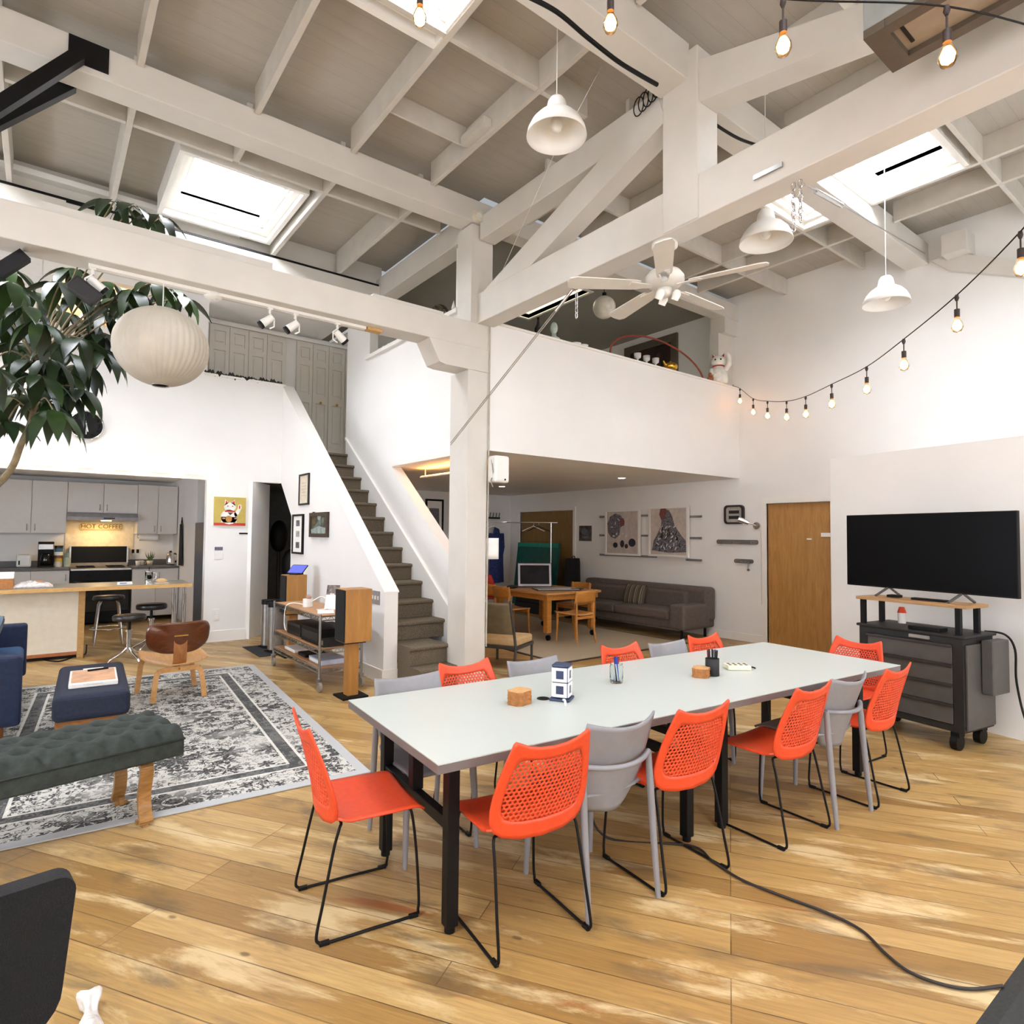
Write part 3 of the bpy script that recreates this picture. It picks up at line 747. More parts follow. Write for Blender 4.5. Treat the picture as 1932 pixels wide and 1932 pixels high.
tag(MB().grid(blob, 20, 18, closed_u=True).build('cleaning_cloth', M('white_cloth', '#dcd9d4', .9, var=.12, scale=30)), 'crumpled white cloth on the planks at the bottom left beside the black chair', 'cloth')
# ---------------------------------------------------------------- tool chest, riser, TV
TG = M('charcoal_panel', '#4d4b48', .5, var=.05); TB = M('black_powder_coat', '#161514', .55, var=.1)
CX, CYY, CRT = 5.80, 1.985, RZ(-99)
t = thing('tool_chest', 'black rolling tool chest with grey drawers under the television', 'tool chest', (CX, CYY, 0), CRT)
MB().poly([R(-.40, .40, .14, .85), R(-.33, .33, .19, .80)], mpy, -.20, .0).box(-.40, .40, 0, .25, .14, .85).build('cabinet', TB, t, bevel=.006)
MB().box(-.42, .42, -.215, .265, .85, .872).build('top_tray', TB, t, bevel=.006)
for k in range(4):
    z0 = .195+k*.151
    d = MB().box(-.325, .325, -.205, -.02, z0, z0+.128).build('drawer', TG, t, bevel=.003)
    MB().box(-.33, .33, -.222, -.2, z0+.128, z0+.150).build('pull', M('dark_pull', '#2a2522', .4) if k == 0 else bpy.data.materials['dark_pull'], d, bevel=.003)
MB().box(.02, .17, -.224, -.2, .815, .84).build('badge', M('grey_badge', '#8d8a86', .4), t, bevel=.002)
MB().box(.40, .415, -.17, .24, .16, .80).build('side_panel', TG, t, bevel=.003)
MB().box(.42, .50, .02, .27, .42, .83).build('side_locker', TG, t, bevel=.008)
for x in (-.32, .33):
    for y in (-.15, .19):
        MB().bar((x, y, .10), (x, y, .14), .08, .06).build('caster_fork', BLACK, t); MB().cyl((x-.025, y-.01, .06), (x+.025, y-.01, .06), .06, n=20).build('caster', BLACK, t, bevel=.008)
t = thing('riser_shelf', 'low wooden riser shelf on black posts standing on the tool chest', 'shelf', (CX, CYY, .8725), CRT)
MB().box(-.43, .43, -.20, .13, .205, .23).build('board', WOOD('pine_board', '#9a7448', '#b48b5b'), t, bevel=.004)
for x in (-.38, .36):
    for y in (-.17, .1): MB().box(x-.018, x+.018, y-.018, y+.018, 0, .205).build('leg', BLACK, t)
ZS = .8725+.2305
t = thing('television', 'large black flat screen television on the riser shelf', 'television', (CX+.01, CYY-.02, ZS), RZ(-104))
MB().box(-.69, .69, -.02, .015, .072, .715).build('bezel', BLACK, t, bevel=.004)
SCR = M('dark_screen', '#020203', .35, var=.0, spec=.12)
MB().box(-.682, .682, -.0215, -.02, .085, .708).build('screen', SCR, t)
MB().box(-.35, .35, .015, .05, .16, .5).build('rear_housing', BLACK, t, bevel=.01)
for x in (-.30, .30):
    f = MB().bar((x, 0, .08), (x-.03, -.13, .006), .022, .012).bar((x, 0, .08), (x+.03, .1, .006), .022, .012); f.build('foot', M('grey_foot', '#55524f', .4) if x < 0 else bpy.data.materials['grey_foot'], t)
def onc(x, y, z): return (CX+x*cos(CRT)-y*sin(CRT), CYY+x*sin(CRT)+y*cos(CRT), z)
for (x, y, z, dx, dy, dz, nm, lab, cat) in ((-.20, -.02, ZS, .09, .08, .022, 'set_top_box', 'small black box under the left half of the television', 'set top box'),
                                   (.10, -.06, ZS, .26, .06, .018, 'sound_bar', 'thin black bar lying under the middle of the television', 'sound bar'),
                                   (.10, -.10, .8725, .24, .12, .028, 'disc_player', 'flat black player on the tool chest below the wooden riser', 'player')):
    o = thing(nm, lab, cat, onc(x, y, z), CRT); MB().box(-dx/2, dx/2, -dy/2, dy/2, 0, dz).build('case', BLACK, o, bevel=.003)
    MB().box(-dx/2+.01, -dx/2+.03, -dy/2-.001, -dy/2, dz*.4, dz*.6).build('front_window', SCR, o)
o = thing('capped_bottle', 'small white bottle with orange cap behind the riser post', 'bottle', onc(-.22, .12, .8725)); MB().cyl((0, 0, 0), (0, 0, .09), .03).build('body', WPLAS, o); MB().cyl((0, 0, .09), (0, 0, .14), .035, .02).build('cap', ORANGE, o)
tag(MB().tube(catmull([onc(.33, .28, .87), onc(.46, .30, .86), onc(.52, .31, .75), onc(.53, .30, .5), onc(.62, .24, .2), onc(.80, .14, .0085), onc(1.1, .0, .0085)], 6), .008).build('television_cable', BLACK), 'black cable hanging down the right side of the tool chest', 'cable')

# ---------------------------------------------------------------- lounge under the mezzanine
t = thing('lounge_rug', 'beige flat rug with dark border under the lounge table', 'rug', (0, 0, 0))
RB, RD = M('beige_rug', '#a2937b', .95, var=.08, scale=120), M('rug_border', '#3a2c22', .95)
MB().poly([R(5.25, 7.75, 5.8, 10.0)], mpz, .002, .010).build('field', RB, t)
MB().poly([R(5.2, 7.8, 5.75, 10.05), R(5.25, 7.75, 5.8, 10.0)], mpz, .001, .009).build('border', RD, t)
OAK = WOOD('honey_oak', '#a8692a', '#c98a3e', .4, 4, (3, 3, 14)); OAKX = WOOD('honey_oak_top', '#b98246', '#d2a063', .35, 4, (3, 14, 14))
t = thing('caster_table', 'square honey oak table on casters in the lounge', 'table', (6.62, 7.72, 0))
MB().box(-.58, .58, -.72, .72, .70, .735).build('tabletop', OAKX, t, bevel=.008)
MB().poly([R(-.54, .54, -.68, .68), R(-.51, .51, -.65, .65)], mpz, .62, .70).build('apron', OAK, t)
for x in (-.47, .47):
    for y in (-.61, .61):
        MB().box(x-.045, x+.045, y-.045, y+.045, .13, .70).build('leg', OAK, t, bevel=.004)
        MB().bar((x, y, .09), (x, y, .13), .05, .04).build('caster_fork', CHROME, t); MB().cyl((x-.015, y-.02, .055), (x+.015, y-.02, .055), .044, n=16).build('caster', BLACK, t, bevel=.006)
def wood_chair():
    t = thing('wooden_chair', 'x', 'chair', group='honey oak chairs around the lounge table')
    MB().grid(lambda u, v: ((u-.5)*.42*(1-.08*v)+0, .21-.42*v, .44-.012*sin(pi*u)), 8, 8).build('seat', OAKX, t, solid=.022, bevel=.003)
    MB().grid(lambda u, v: ((u-.5)*.44, -.215-.03*v-.05*(1-(2*u-1)**2)+.03, .60+.19*v-.012*(2*u-1)**2*v), 12, 4).build('backrest', OAK, t, solid=.018)
    for s in (-1, 1):
        MB().tube([(s*.19, -.21, .79), (s*.18, -.195, .5), (s*.185, -.2, .25), (s*.2, -.235, 0)], [.014, .017, .017, .013], 8).build('leg', OAK, t)
        MB().tube([(s*.19, .185, .43), (s*.2, .2, 0)], [.019, .013], 8).build('leg', OAK, t)
    MB().box(-.18, .18, .17, .19, .37, .41).build('front_rail', OAK, t); MB().box(-.18, .18, -.21, -.19, .37, .41).build('rear_rail', OAK, t)
    return t
wc = wood_chair()
for i, (x, y, r, lab) in enumerate([(5.98, 7.78, RZ(-90), 'wooden chair pushed in at the left side of the oak table'), (6.42, 6.78, RZ(3), 'wooden chair at the near end of the oak table, back to the room'),
                                  (7.28, 7.75, RZ(96), 'wooden chair on the sofa side of the oak table, only its back top showing'), (6.10, 8.35, RZ(-84), 'wooden chair at the far left of the oak table behind another one')]):
    if i == 0: wc.location = (x, y, .0); wc.rotation_euler.z = r; wc['label'] = lab
    else: dup(wc, lab, (x, y, .010), r)
wc.location.z = .010
# framed panel and tray on the table
GRAYP = M('grey_tray', '#b9b9bb', .5)
t = thing('display_board', 'dark framed board with pale inner border standing on the oak table', 'board', (6.55, 7.9, .737), RZ(-32))
B1 = frame_mtx((0, 0, .012), (1, 0, 0), (0, .18, 1))
MB().poly([R(-.29, .29, 0, .40)], lambda a, b, t_: B1 @ Vector((a, b, t_)), -.012, .012).build('frame', BLACKM, t)
MB().poly([R(-.278, .278, .012, .388), R(-.245, .245, .045, .36)], lambda a, b, t_: B1 @ Vector((a, b, t_)), .012, .015).build('inner_border', M('pale_border', '#b8b8c0', .4), t)
MB().poly([R(-.245, .245, .045, .36)], lambda a, b, t_: B1 @ Vector((a, b, t_)), .012, .0135).build('panel', M('slate_panel', '#222126', .6, var=.2, scale=5, spec=.15), t)
MB().bar((.15, .10, .3), (.17, .24, .002), .015, .01).bar((-.15, .10, .3), (-.17, .24, .002), .015, .01).build('prop', STEEL, t)
t = thing('flat_tray', 'flat pale grey tray with black rim lying on the oak table', 'tray', (6.62, 7.45, .737), RZ(-25))
MB().box(-.36, .36, -.2, .2, 0, .008).build('base', BLACK, t, bevel=.003); MB().box(-.34, .34, -.18, .18, .008, .02).build('surface', GRAYP, t, bevel=.003)
tag(MB().ball((6.16, 8.0, .765), (.11, .08, .028), 14, 8).build('cloth_hat', BLACKM), 'black cloth hat at the left edge of the oak table', 'hat')
tag(MB().ball((6.9, 7.22, .752), (.12, .05, .015), 12, 6).ball((6.8, 7.24, .752), (.05, .04, .015), 12, 6).build('tool_roll', M('dark_leather', '#3a2a1e', .6)), 'dark leather roll lying near the front corner of the oak table', 'tool roll')
# sofa
SOFA = M('taupe_upholstery', '#5d534d', .75, var=.07, scale=25); SY0, SY1, SX0 = 5.86, 8.60, 7.80
t = thing('sofa', 'long taupe sofa against the right wall under the bird pictures', 'sofa', (8.2, 7.2, 0))
def LB(x0, x1, y0, y1, z0, z1): return MB().box(x0-8.2, x1-8.2, y0-7.2, y1-7.2, z0, z1)
LB(SX0+.06, 8.64, SY0+.02, SY1-.02, .16, .31).build('base', SOFA, t, bevel=.03)
LB(8.38, 8.66, SY0, SY1, .26, .80).build('backrest', SOFA, t, bevel=.06, seg=4)
for y0, y1 in ((SY0+.30, 7.3), (7.31, SY1-.24)):
    LB(SX0, 8.42, y0, y1, .30, .45).build('seat_cushion', SOFA, t, bevel=.04, seg=3); LB(8.28, 8.46, y0+.02, y1-.02, .42, .72).build('back_cushion', SOFA, t, bevel=.05, seg=3)
LB(SX0+.02, 8.5, SY0, SY0+.3, .16, .55).build('armrest', SOFA, t, bevel=.05, seg=3); LB(SX0+.02, 8.5, SY1-.24, SY1, .16, .55).build('armrest', SOFA, t, bevel=.05, seg=3)
for x in (7.95, 8.55):
    for y in (6.0, 8.45): MB().cyl((x-8.2, y-7.2, 0), (x-8.2, y-7.2, .17), .022).build('leg', BLACK, t)
def stripe_mat(name, cols, sc):
    m, tt = new_mat(name); s = tt.add('ShaderNodeSeparateXYZ'); tt.link(coords(tt), s.inputs[0])
    f = tt.math('FRACT', tt.math('MULTIPLY', s.outputs[1], sc)); n = len(cols)
    r = tt.ramp(f, [(i/n, c) for i, c in enumerate(cols)]); r.node.color_ramp.interpolation = 'CONSTANT'
    tt.link(r, tt.b.inputs['Base Color']); tt.b.inputs['Roughness'].default_value = .9; return m
CUSH = stripe_mat('striped_cushion_cloth', ['#4a4038', '#6f6a5a', '#4a4038', '#8f8a74', '#3e342c', '#5d4636'], 9)
t = thing('striped_cushion', 'brown and grey striped cushion on the taupe sofa', 'cushion', (8.20, 7.16, .60), RZ(0))
def cu(u, v):
    a, b = (u-.5)*2, (v-.5)*2; return a, b
for sg in (-1, 1):
    MB().grid(lambda u, v, sg=sg: (-.02+.10*(v-.5)+sg*.055*((1-abs(2*u-1)**3)*(1-abs(2*v-1)**3))**.5, (u-.5)*.46, (v-.5)*.33), 14, 12).build('cover', CUSH, t)
# tall black bag, teal case, boards
t = thing('padded_bag', 'tall black padded bag standing between the brown doors and the sofa', 'bag', (8.36, 8.92, 0), RZ(15))
MB().grid(lambda u, v: ((.19+.03*sin(pi*v))*(1-.12*(v > .95))*cos(2*pi*u)*1.0, .13*sin(2*pi*u), .002+1.16*v), 24, 14, closed_u=True).flat([(.19*cos(2*pi*k/24), .13*sin(2*pi*k/24), 1.16) for k in range(24)]).build('body', M('black_nylon', '#0d0d0f', .9, var=.2), t)
MB().tube([(-.05, -.02, 1.16), (-.03, -.03, 1.2), (.03, -.03, 1.2), (.05, -.02, 1.16)], .01).build('handle', BLACK, t)
t = thing('teal_portfolio', 'teal portfolio case leaning by the brown double doors', 'case', (8.30, 10.05, 0), RZ(0))
TEAL = M('teal_vinyl', '#12564f', .4, var=.08)
K = frame_mtx((0, 0, .005), (0, -1, 0), (.12, 0, 1))
MB().poly([R(-.72, .62, 0, 1.45)], lambda a, b, t_: K @ Vector((a, b, t_)), -.03, .03).build('panel', TEAL, t, bevel=.012)
MB().poly([R(-.72, .62, 1.36, 1.45)], lambda a, b, t_: K @ Vector((a, b, t_)), .03, .036).build('top_band', M('teal_light', '#1b8a72', .35), t)
t = thing('black_folder', 'tall black folder leaning in front of the teal case', 'folder', (8.06, 9.75, 0))
MB().poly([R(-.62, .35, 0, 1.02)], lambda a, b, t_: K @ Vector((a, b, t_)), -.02, .02).build('cover', BLACKM, t, bevel=.01); MB().poly([R(-.6, .33, .2, .22)], lambda a, b, t_: K @ Vector((a, b, t_)), .02, .024).build('strap', BLACK, t)
# garment rail, coats, hooks
t = thing('garment_rail', 'thin chrome garment rail in front of the brown double doors', 'clothes rail', (0, 0, 0))
ra, rb = Vector((7.0, 9.9, 0)), Vector((7.95, 9.1, 0))
for q in (ra, rb):
    MB().cyl(q+Vector((0, 0, .06)), q+Vector((0, 0, 1.86)), .014).build('upright', CHROME, t); e = (rb-ra).normalized(); e = Vector((-e.y, e.x, 0))*.25
    MB().tube([q-e+Vector((0, 0, .05)), q+Vector((0, 0, .06)), q+e+Vector((0, 0, .05))], .013).build('foot', CHROME, t)
MB().cyl(ra+Vector((-.15, .12, 1.86)), rb+Vector((.1, -.08, 1.86)), .013).build('top_rail', CHROME, t)
def hanger(p, lab, mat):
    t = thing('coat_hanger', lab, 'hanger', p, 0, 'hangers on the garment rail')
    MB().tube([(0, .0, .0), (.012, 0, -.02), (0, 0, -.045), (0, 0, -.07)], .004).build('hook', CHROME, t)
    MB().tube([(-.17, .14, -.17), (0, 0, -.07), (.17, -.14, -.17)], .007).build('shoulder_bar', mat, t)
for k, f in enumerate((.08, .72, .8)): q = ra.lerp(rb, f); hanger((q.x, q.y, 1.86), ['white hanger at the left end of the garment rail', 'white hanger near the right end of the garment rail', 'black hanger at the right end of the garment rail'][k], WPLAS if k < 2 else BLACK)
def coat(name, lab, loc, mat, w, h, rot):
    t = thing(name, lab, 'coat', loc, rot)
    MB().grid(lambda u, v: ((.35+.65*min(1, v*3))*w*(cos(2*pi*u))*(1+.12*v), (.07+.02*sin(9*pi*u)*v)*sin(2*pi*u)*(.6+.6*v), -h*v), 40, 14, closed_u=True).build('body', mat, t)
    MB().tube([(-w*.3, .0, -.0), (0, .05, .03), (w*.3, 0, 0)], .02).build('collar', mat, t)
    for s in (-1, 1): MB().tube([(s*w*.8, 0, -.1), (s*w*1.05, .02, -.4), (s*w*1.0, .04, -.62)], [.06, .06, .045], 10).build('sleeve', mat, t)
    return t
cp0 = gy(937, 1000, 11.2)
coat('blue_coat', 'blue coat hanging from the hook rail behind the white post', (cp0.x, 11.2, cp0.z+.02), M('blue_cloth', '#34427c', .9, var=.15, scale=20), .22, 1.2, RZ(15))
t = thing('hook_rail', 'dark rail of four coat hooks on the lounge back wall', 'hook rail', (0, 0, 0))
h0, h1 = gy(920, 977, 11.38), gy(943, 979, 11.38)
MB().box(h0.x, h1.x, 11.37, 11.398, h0.z-.02, h0.z+.02).build('rail', BLACKM, t)
for k in range(4): x = h0.x+(h1.x-h0.x)*(k+.3)/4; MB().tube([(x, 11.37, h0.z), (x, 11.33, h0.z+.02), (x+.01, 11.32, h0.z+.12)], .009).build('hook', BLACKM, t)
# low seat and red chair beside the post
t = thing('side_chair', 'low beige upholstered chair with dark grey frame right of the white post', 'chair', (4.62, 6.12, 0), RZ(-62))
BGE, DGR = M('beige_vinyl', '#c7a878', .55, var=.05), M('dark_grey_metal', '#3b3a37', .5)
MB().box(-.25, .25, -.24, .26, .27, .37).build('seat', BGE, t, bevel=.03, seg=3); MB().box(-.26, .26, -.25, .27, .235, .272).build('seat_frame', DGR, t, bevel=.004)
MB().grid(lambda u, v: ((u-.5)*.48*(1-.1*v), -.25-.12*v-.03*sin(pi*u), .42+.38*v), 8, 6).build('backrest', M('olive_vinyl', '#6f6248', .6), t, solid=.05, bevel=.02)
for x in (-.24, .24): MB().tube([(x, .25, .0), (x, .25, .24)], .017).build('leg', DGR, t); MB().tube([(x, -.3, 0), (x, -.24, .25), (x*.98, -.30, .5), (x*.95, -.39, .83)], .017).build('leg', DGR, t)
t = thing('red_chair', 'red plastic chair half hidden behind the white post', 'chair', (gy(924, 1100, 9.35).x, 9.35, .0), RZ(-60))
REDM = M('red_plastic', '#d0372a', .4)
MB().grid(lambda u, v: ((u-.5)*.44*(1-.35*v*v), -.2-.1*v+.2*(u-.5)**2, .46+.42*v), 10, 8).build('backrest', REDM, t, solid=.012)
MB().grid(lambda u, v: ((u-.5)*.44, -.2+.42*v, .45-.015*sin(pi*u)), 8, 8).build('seat', REDM, t, solid=.014)
for s in (-1, 1):
    for y in (-.17, .18): MB().tube([(s*.17, y*.8, .44), (s*.22, y*1.2, 0)], .013).build('leg', BLACK, t)
# ---------------------------------------------------------------- things on the right wall
def pic(name, lab, cat, plane, c0, c1, mat_f, mat_p, fw=.025, dep=.03, mat=None, mw_=0.):
    """framed picture: plane('x'|'y', coordinate), opposite corners in the plane, on a wall facing the room"""
    ax, w0 = plane; (a0, z0), (a1, z1) = c0, c1
    a0, a1 = min(a0, a1), max(a0, a1); z0, z1 = min(z0, z1), max(z0, z1)
    if ax == 'x': O, U = Vector((w0, a1, z0)), Vector((0, -1, 0))
    else: O, U = Vector((a0, w0, z0)), Vector((1, 0, 0))
    W, H = a1-a0, z1-z0
    t = thing(name, lab, cat, O); m = frame_mtx((0, 0, 0), U, (0, 0, 1))
    mp = lambda a, b, c: m @ Vector((a, b, c))
    if mat_f: MB().poly([R(0, W, 0, H), R(fw, W-fw, fw, H-fw)], mp, .001, dep).build('frame', mat_f, t, bevel=.002)
    MB().poly([R(fw*.9, W-fw*.9, fw*.9, H-fw*.9)], mp, .001, dep*.5 if mat_f else dep).build('canvas', mat_p, t)
    base = dep*.5 if mat_f else dep
    if mat: MB().poly([R(fw, W-fw, fw, H-fw), R(fw+mw_, W-fw-mw_, fw+mw_, H-fw-mw_)], mp, base, base+.002).build('mat_board', mat, t)
    m2 = m @ Matrix.Diagonal((W, H, 1, 1))
    return t, m2, base+.0025
PALE = M('pale_print_ground', '#c7bcb4', .6); FEATH = M('grey_print', '#6d6b72', .6, var=.5, scale=60); FEATD = M('dark_print', '#33313a', .6, var=.3, scale=60); COMB = M('muted_red_print', '#7d4a48', .6); LIGHTP = M('light_print', '#d7d2d0', .6)
def hen(t, m, z, flip):
    S = lambda L: [((1-x) if flip else x, y) for x, y in L]
    art(t, 'bird_body', FEATH, [S([(.08, .12), (.12, .3), (.24, .48), (.32, .62), (.33, .8), (.30, .9), (.40, .95), (.52, .92), (.6, .8), (.66, .62), (.8, .45), (.93, .32), (.94, .1), (.5, .08)])], m, z)
    random.seed(5 if flip else 9); fl = []; fd = []
    for k in range(60):
        y = random.uniform(.13, .6); x = .5+random.uniform(-.4, .4)*(1-y*1.0); a = random.uniform(.5, 2.6)
        (fl if k % 2 else fd).append(S(ell(x, y, .045, .013, 8, a)))
    art(t, 'light_feather_print', LIGHTP, fl, m, z+.0006); art(t, 'feather_pattern', FEATD, fd, m, z+.0009)
    art(t, 'comb', COMB, [S([(.27, .84), (.3, .95), (.36, .99), (.44, .97), (.46, .86), (.4, .78), (.33, .72)])], m, z+.0012)
f0, f1 = gx(1228, 957, 8.69), gx(1303, 1052, 8.69)
t, m_, z_ = pic('bird_picture', 'white framed picture of a hen facing left, the right one of the pair', 'picture', ('x', XR-.035), (f0.y, f0.z), (f1.y, f1.z), TRIMW, PALE, .035, .05, None)
hen(t, m_, z_, False)
f0, f1 = gx(1146, 963, 8.69), gx(1211, 1049, 8.69)
t, m_, z_ = pic('bird_picture', 'white framed picture of a hunched hen with chicks, the left one of the pair', 'picture', ('x', XR-.035), (f0.y, f0.z), (f1.y, f1.z), TRIMW, PALE, .035, .05, None)
art(t, 'bird_body', FEATH, [[(.08, .5), (.06, .7), (.14, .85), (.3, .92), (.45, .88), (.56, .76), (.52, .66), (.44, .6), (.42, .45), (.3, .36), (.16, .4)]], m_, z_)
art(t, 'head', COMB, [ell(.5, .72, .07, .1)], m_, z_+.0006); art(t, 'chicks', FEATD, [ell(.78, .28, .1, .09), ell(.5, .25, .06, .08), ell(.3, .22, .07, .06), ell(.62, .2, .05, .05)], m_, z_+.0006)
art(t, 'light_feather_print', LIGHTP, [ell(.25+.09*k, .42+.05*(k % 2), .035, .02, 8, k) for k in range(5)]+[ell(.2+.1*k, .62+.08*(k % 3), .04, .012, 8, k*1.3) for k in range(4)], m_, z_+.0009)
ALU = M('grey_rail', '#8d8a86', .4, .3)
for k, (u0, u1, v) in enumerate(((1133, 1240, 975), (1133, 1240, 1010), (1133, 1240, 1046), (1296, 1325, 975), (1296, 1325, 1015), (1296, 1325, 1056))):
    a, b_ = gx(u0, v, XR), gx(u1, v, XR)
    tag(MB().box(XR-.033, XR-.002, b_.y, a.y, a.z-.018, a.z+.018).build('picture_rail', ALU, bevel=.003), '%s grey display rail on the sofa wall %s' % (('upper', 'middle', 'lower')[k % 3], 'behind the two bird pictures' if k < 3 else 'sticking out right of the hen picture'), 'rail', 'grey rails behind the bird pictures')
f0, f1 = gx(1093, 992, 8.69), gx(1116, 1021, 8.69)
t, m_, z_ = pic('small_picture', 'small dark unframed print left of the bird pictures', 'picture', ('x', XR-.003), (f0.y, f0.z), (f1.y, f1.z), None, M('dark_photo', '#55534f', .6, var=.35, scale=9), .0, .012)
art(t, 'print', FEATH, [ell(.45, .6, .25, .2), ell(.55, .25, .3, .1)], m_, z_)
# clock with two bars, lamp, grey hook bars
c = gx(1387, 971, XR); t = thing('display_clock', 'square dark rounded wall clock with two bar readouts near the door', 'clock', (XR-.002, c.y, c.z))
hw, hh = .17, .15
def rr2(w, h, r): return [(sx*(w-r)+r*cos(a0+k*pi/12), sz*(h-r)+r*sin(a0+k*pi/12)) for sx, sz, a0 in ((1, 1, 0), (-1, 1, pi/2), (-1, -1, pi), (1, -1, 3*pi/2)) for k in range(7)]
mp = lambda a, b, t_: (-t_, -a, b)
MB().poly([rr2(hw, hh, .06), rr2(hw-.03, hh-.03, .045)], mp, 0, .05).build('case', M('dark_brown_plastic', '#2b1f1c', .4), t, bevel=.004)
MB().poly([rr2(hw-.028, hh-.028, .045)], mp, 0, .03).build('face', M('grey_face', '#a9a59c', .5), t)
for z in (.035, -.05): MB().poly([R(-.09, .09, z-.02, z+.03)], mp, .03, .034).build('readout', BLACKM, t)
c = gx(1429, 992, XR); t = thing('wall_lamp', 'small chrome wall lamp beside the door frame', 'lamp', (XR-.002, c.y, c.z))
MB().cyl((0, 0, 0), (-.03, 0, 0), .055, n=20).build('wall_plate', CHROME, t); MB().tube([(-.02, 0, 0), (-.09, .03, .02), (-.12, .09, .05)], .011).build('arm', CHROME, t)
MB().cyl((-.10, .08, .04), (-.15, .22, .10), .03, .045, n=18).build('lamp_shade', CHROME, t); MB().tube(catmull([(0, -.03, -.04), (-.004, -.06, -.2), (-.004, -.065, -1.2)], 5), .005).build('cord', WPLAS, t)
GB = M('grey_felt', '#6f6a68', .8)
for (u0, u1, v, hh_, lab, keys) in ((1354, 1431, 1022, .035, 'long grey wall bar under the square clock', 0), (1387, 1422, 1058, .032, 'short grey hook bar with hanging keys below the long bar', 1)):
    a, b_ = gx(u0, v, XR), gx(u1, v, XR); t = thing('wall_bar', lab, 'wall bar', (XR-.002, (a.y+b_.y)/2, a.z)); L = abs(a.y-b_.y)/2
    MB().poly([rr2(L, hh_, .03)], mp, 0, .03).build('bar', GB, t, bevel=.004)
    for k in range(4): MB().cyl((-.03, -L+(k+.5)*L/2, -.01), (-.045, -L+(k+.5)*L/2, -.01), .012, n=10).build('peg', STEEL, t)
    if keys: MB().tube([(-.04, -L*.6, -.02), (-.042, -L*.58, -.12)], .008).cyl((-.03, -L*.6, -.13), (-.05, -L*.6, -.13), .02, n=10).build('keys', STEEL, t)
t = thing('downlight', 'x', 'ceiling light', group='recessed downlights in the lounge ceiling')
MB().lathe([(.055, -.003), (.075, -.003), (.075, .0), (.055, 0)], n=24).build('ring', WPLAS, t); MB().cyl((0, 0, -.002), (0, 0, -.0005), .055, n=24).build('lens', EM('downlight_glow', '#fff3e0', 25), t)
for i, (u, v) in enumerate(((947, 918), (1173, 902))):
    p = gz(u, v, 2.528); lab = ['recessed downlight in the lounge ceiling just right of the white post', 'recessed downlight in the lounge ceiling above the sofa'][i]
    if i == 0: t.location = (p.x, p.y, 2.529); t['label'] = lab
    else: dup(t, lab, (p.x, p.y, 2.529))
# picture seen through the opening beside the stair
f0, f1 = gy(803, 941, 11.38), gy(836, 1010, 11.38)
t, m_, z_ = pic('framed_drawing', 'black framed drawing seen through the slanted opening by the stair', 'picture', ('y', 11.397), (f0.x, f0.z), (f1.x, f1.z-.2), BLACK, PAPER, .04, .03, None)
art(t, 'drawing', FEATH, [[(.2, .2), (.2, .8), (.75, .8), (.8, .2)]], m_, z_)
t = thing('white_speaker', 'white wall loudspeaker on the right side of the white post', 'loudspeaker', (3.91, YB-.10, 2.17))
MB().box(-.075, .125, -.06, .09, 0, .295).build('cabinet', WPLAS, t, bevel=.03, seg=4); MB().box(-.085, -.07, -.02, .05, .05, .25).build('bracket', WPLAS, t)
MB().cyl((.06, -.061, .035), (.06, -.062, .035), .012, n=10).build('badge', BLACK, t)
MB().tube(catmull([(-.08, 0, .25), (-.085, -.03, .15), (-.07, -.02, .08), (-.085, .0, .02), (-.075, -.02, -.05)], 6), .006).build('cord', M('grey_cord', '#8a857c', .6), t)
a, b_ = gy(915, 1015, YB-.01), gy(933, 1055, YB-.01)
tag(MB().grid(lambda u, v: (3.846+(b_.x-3.8)*u, YB+.02-.012-.03*u*u, a.z+(b_.z-a.z)*v), 6, 4).build('paper_sheet', PAPER, solid=.002), 'white paper sheet stuck to the right edge of the white post', 'paper')
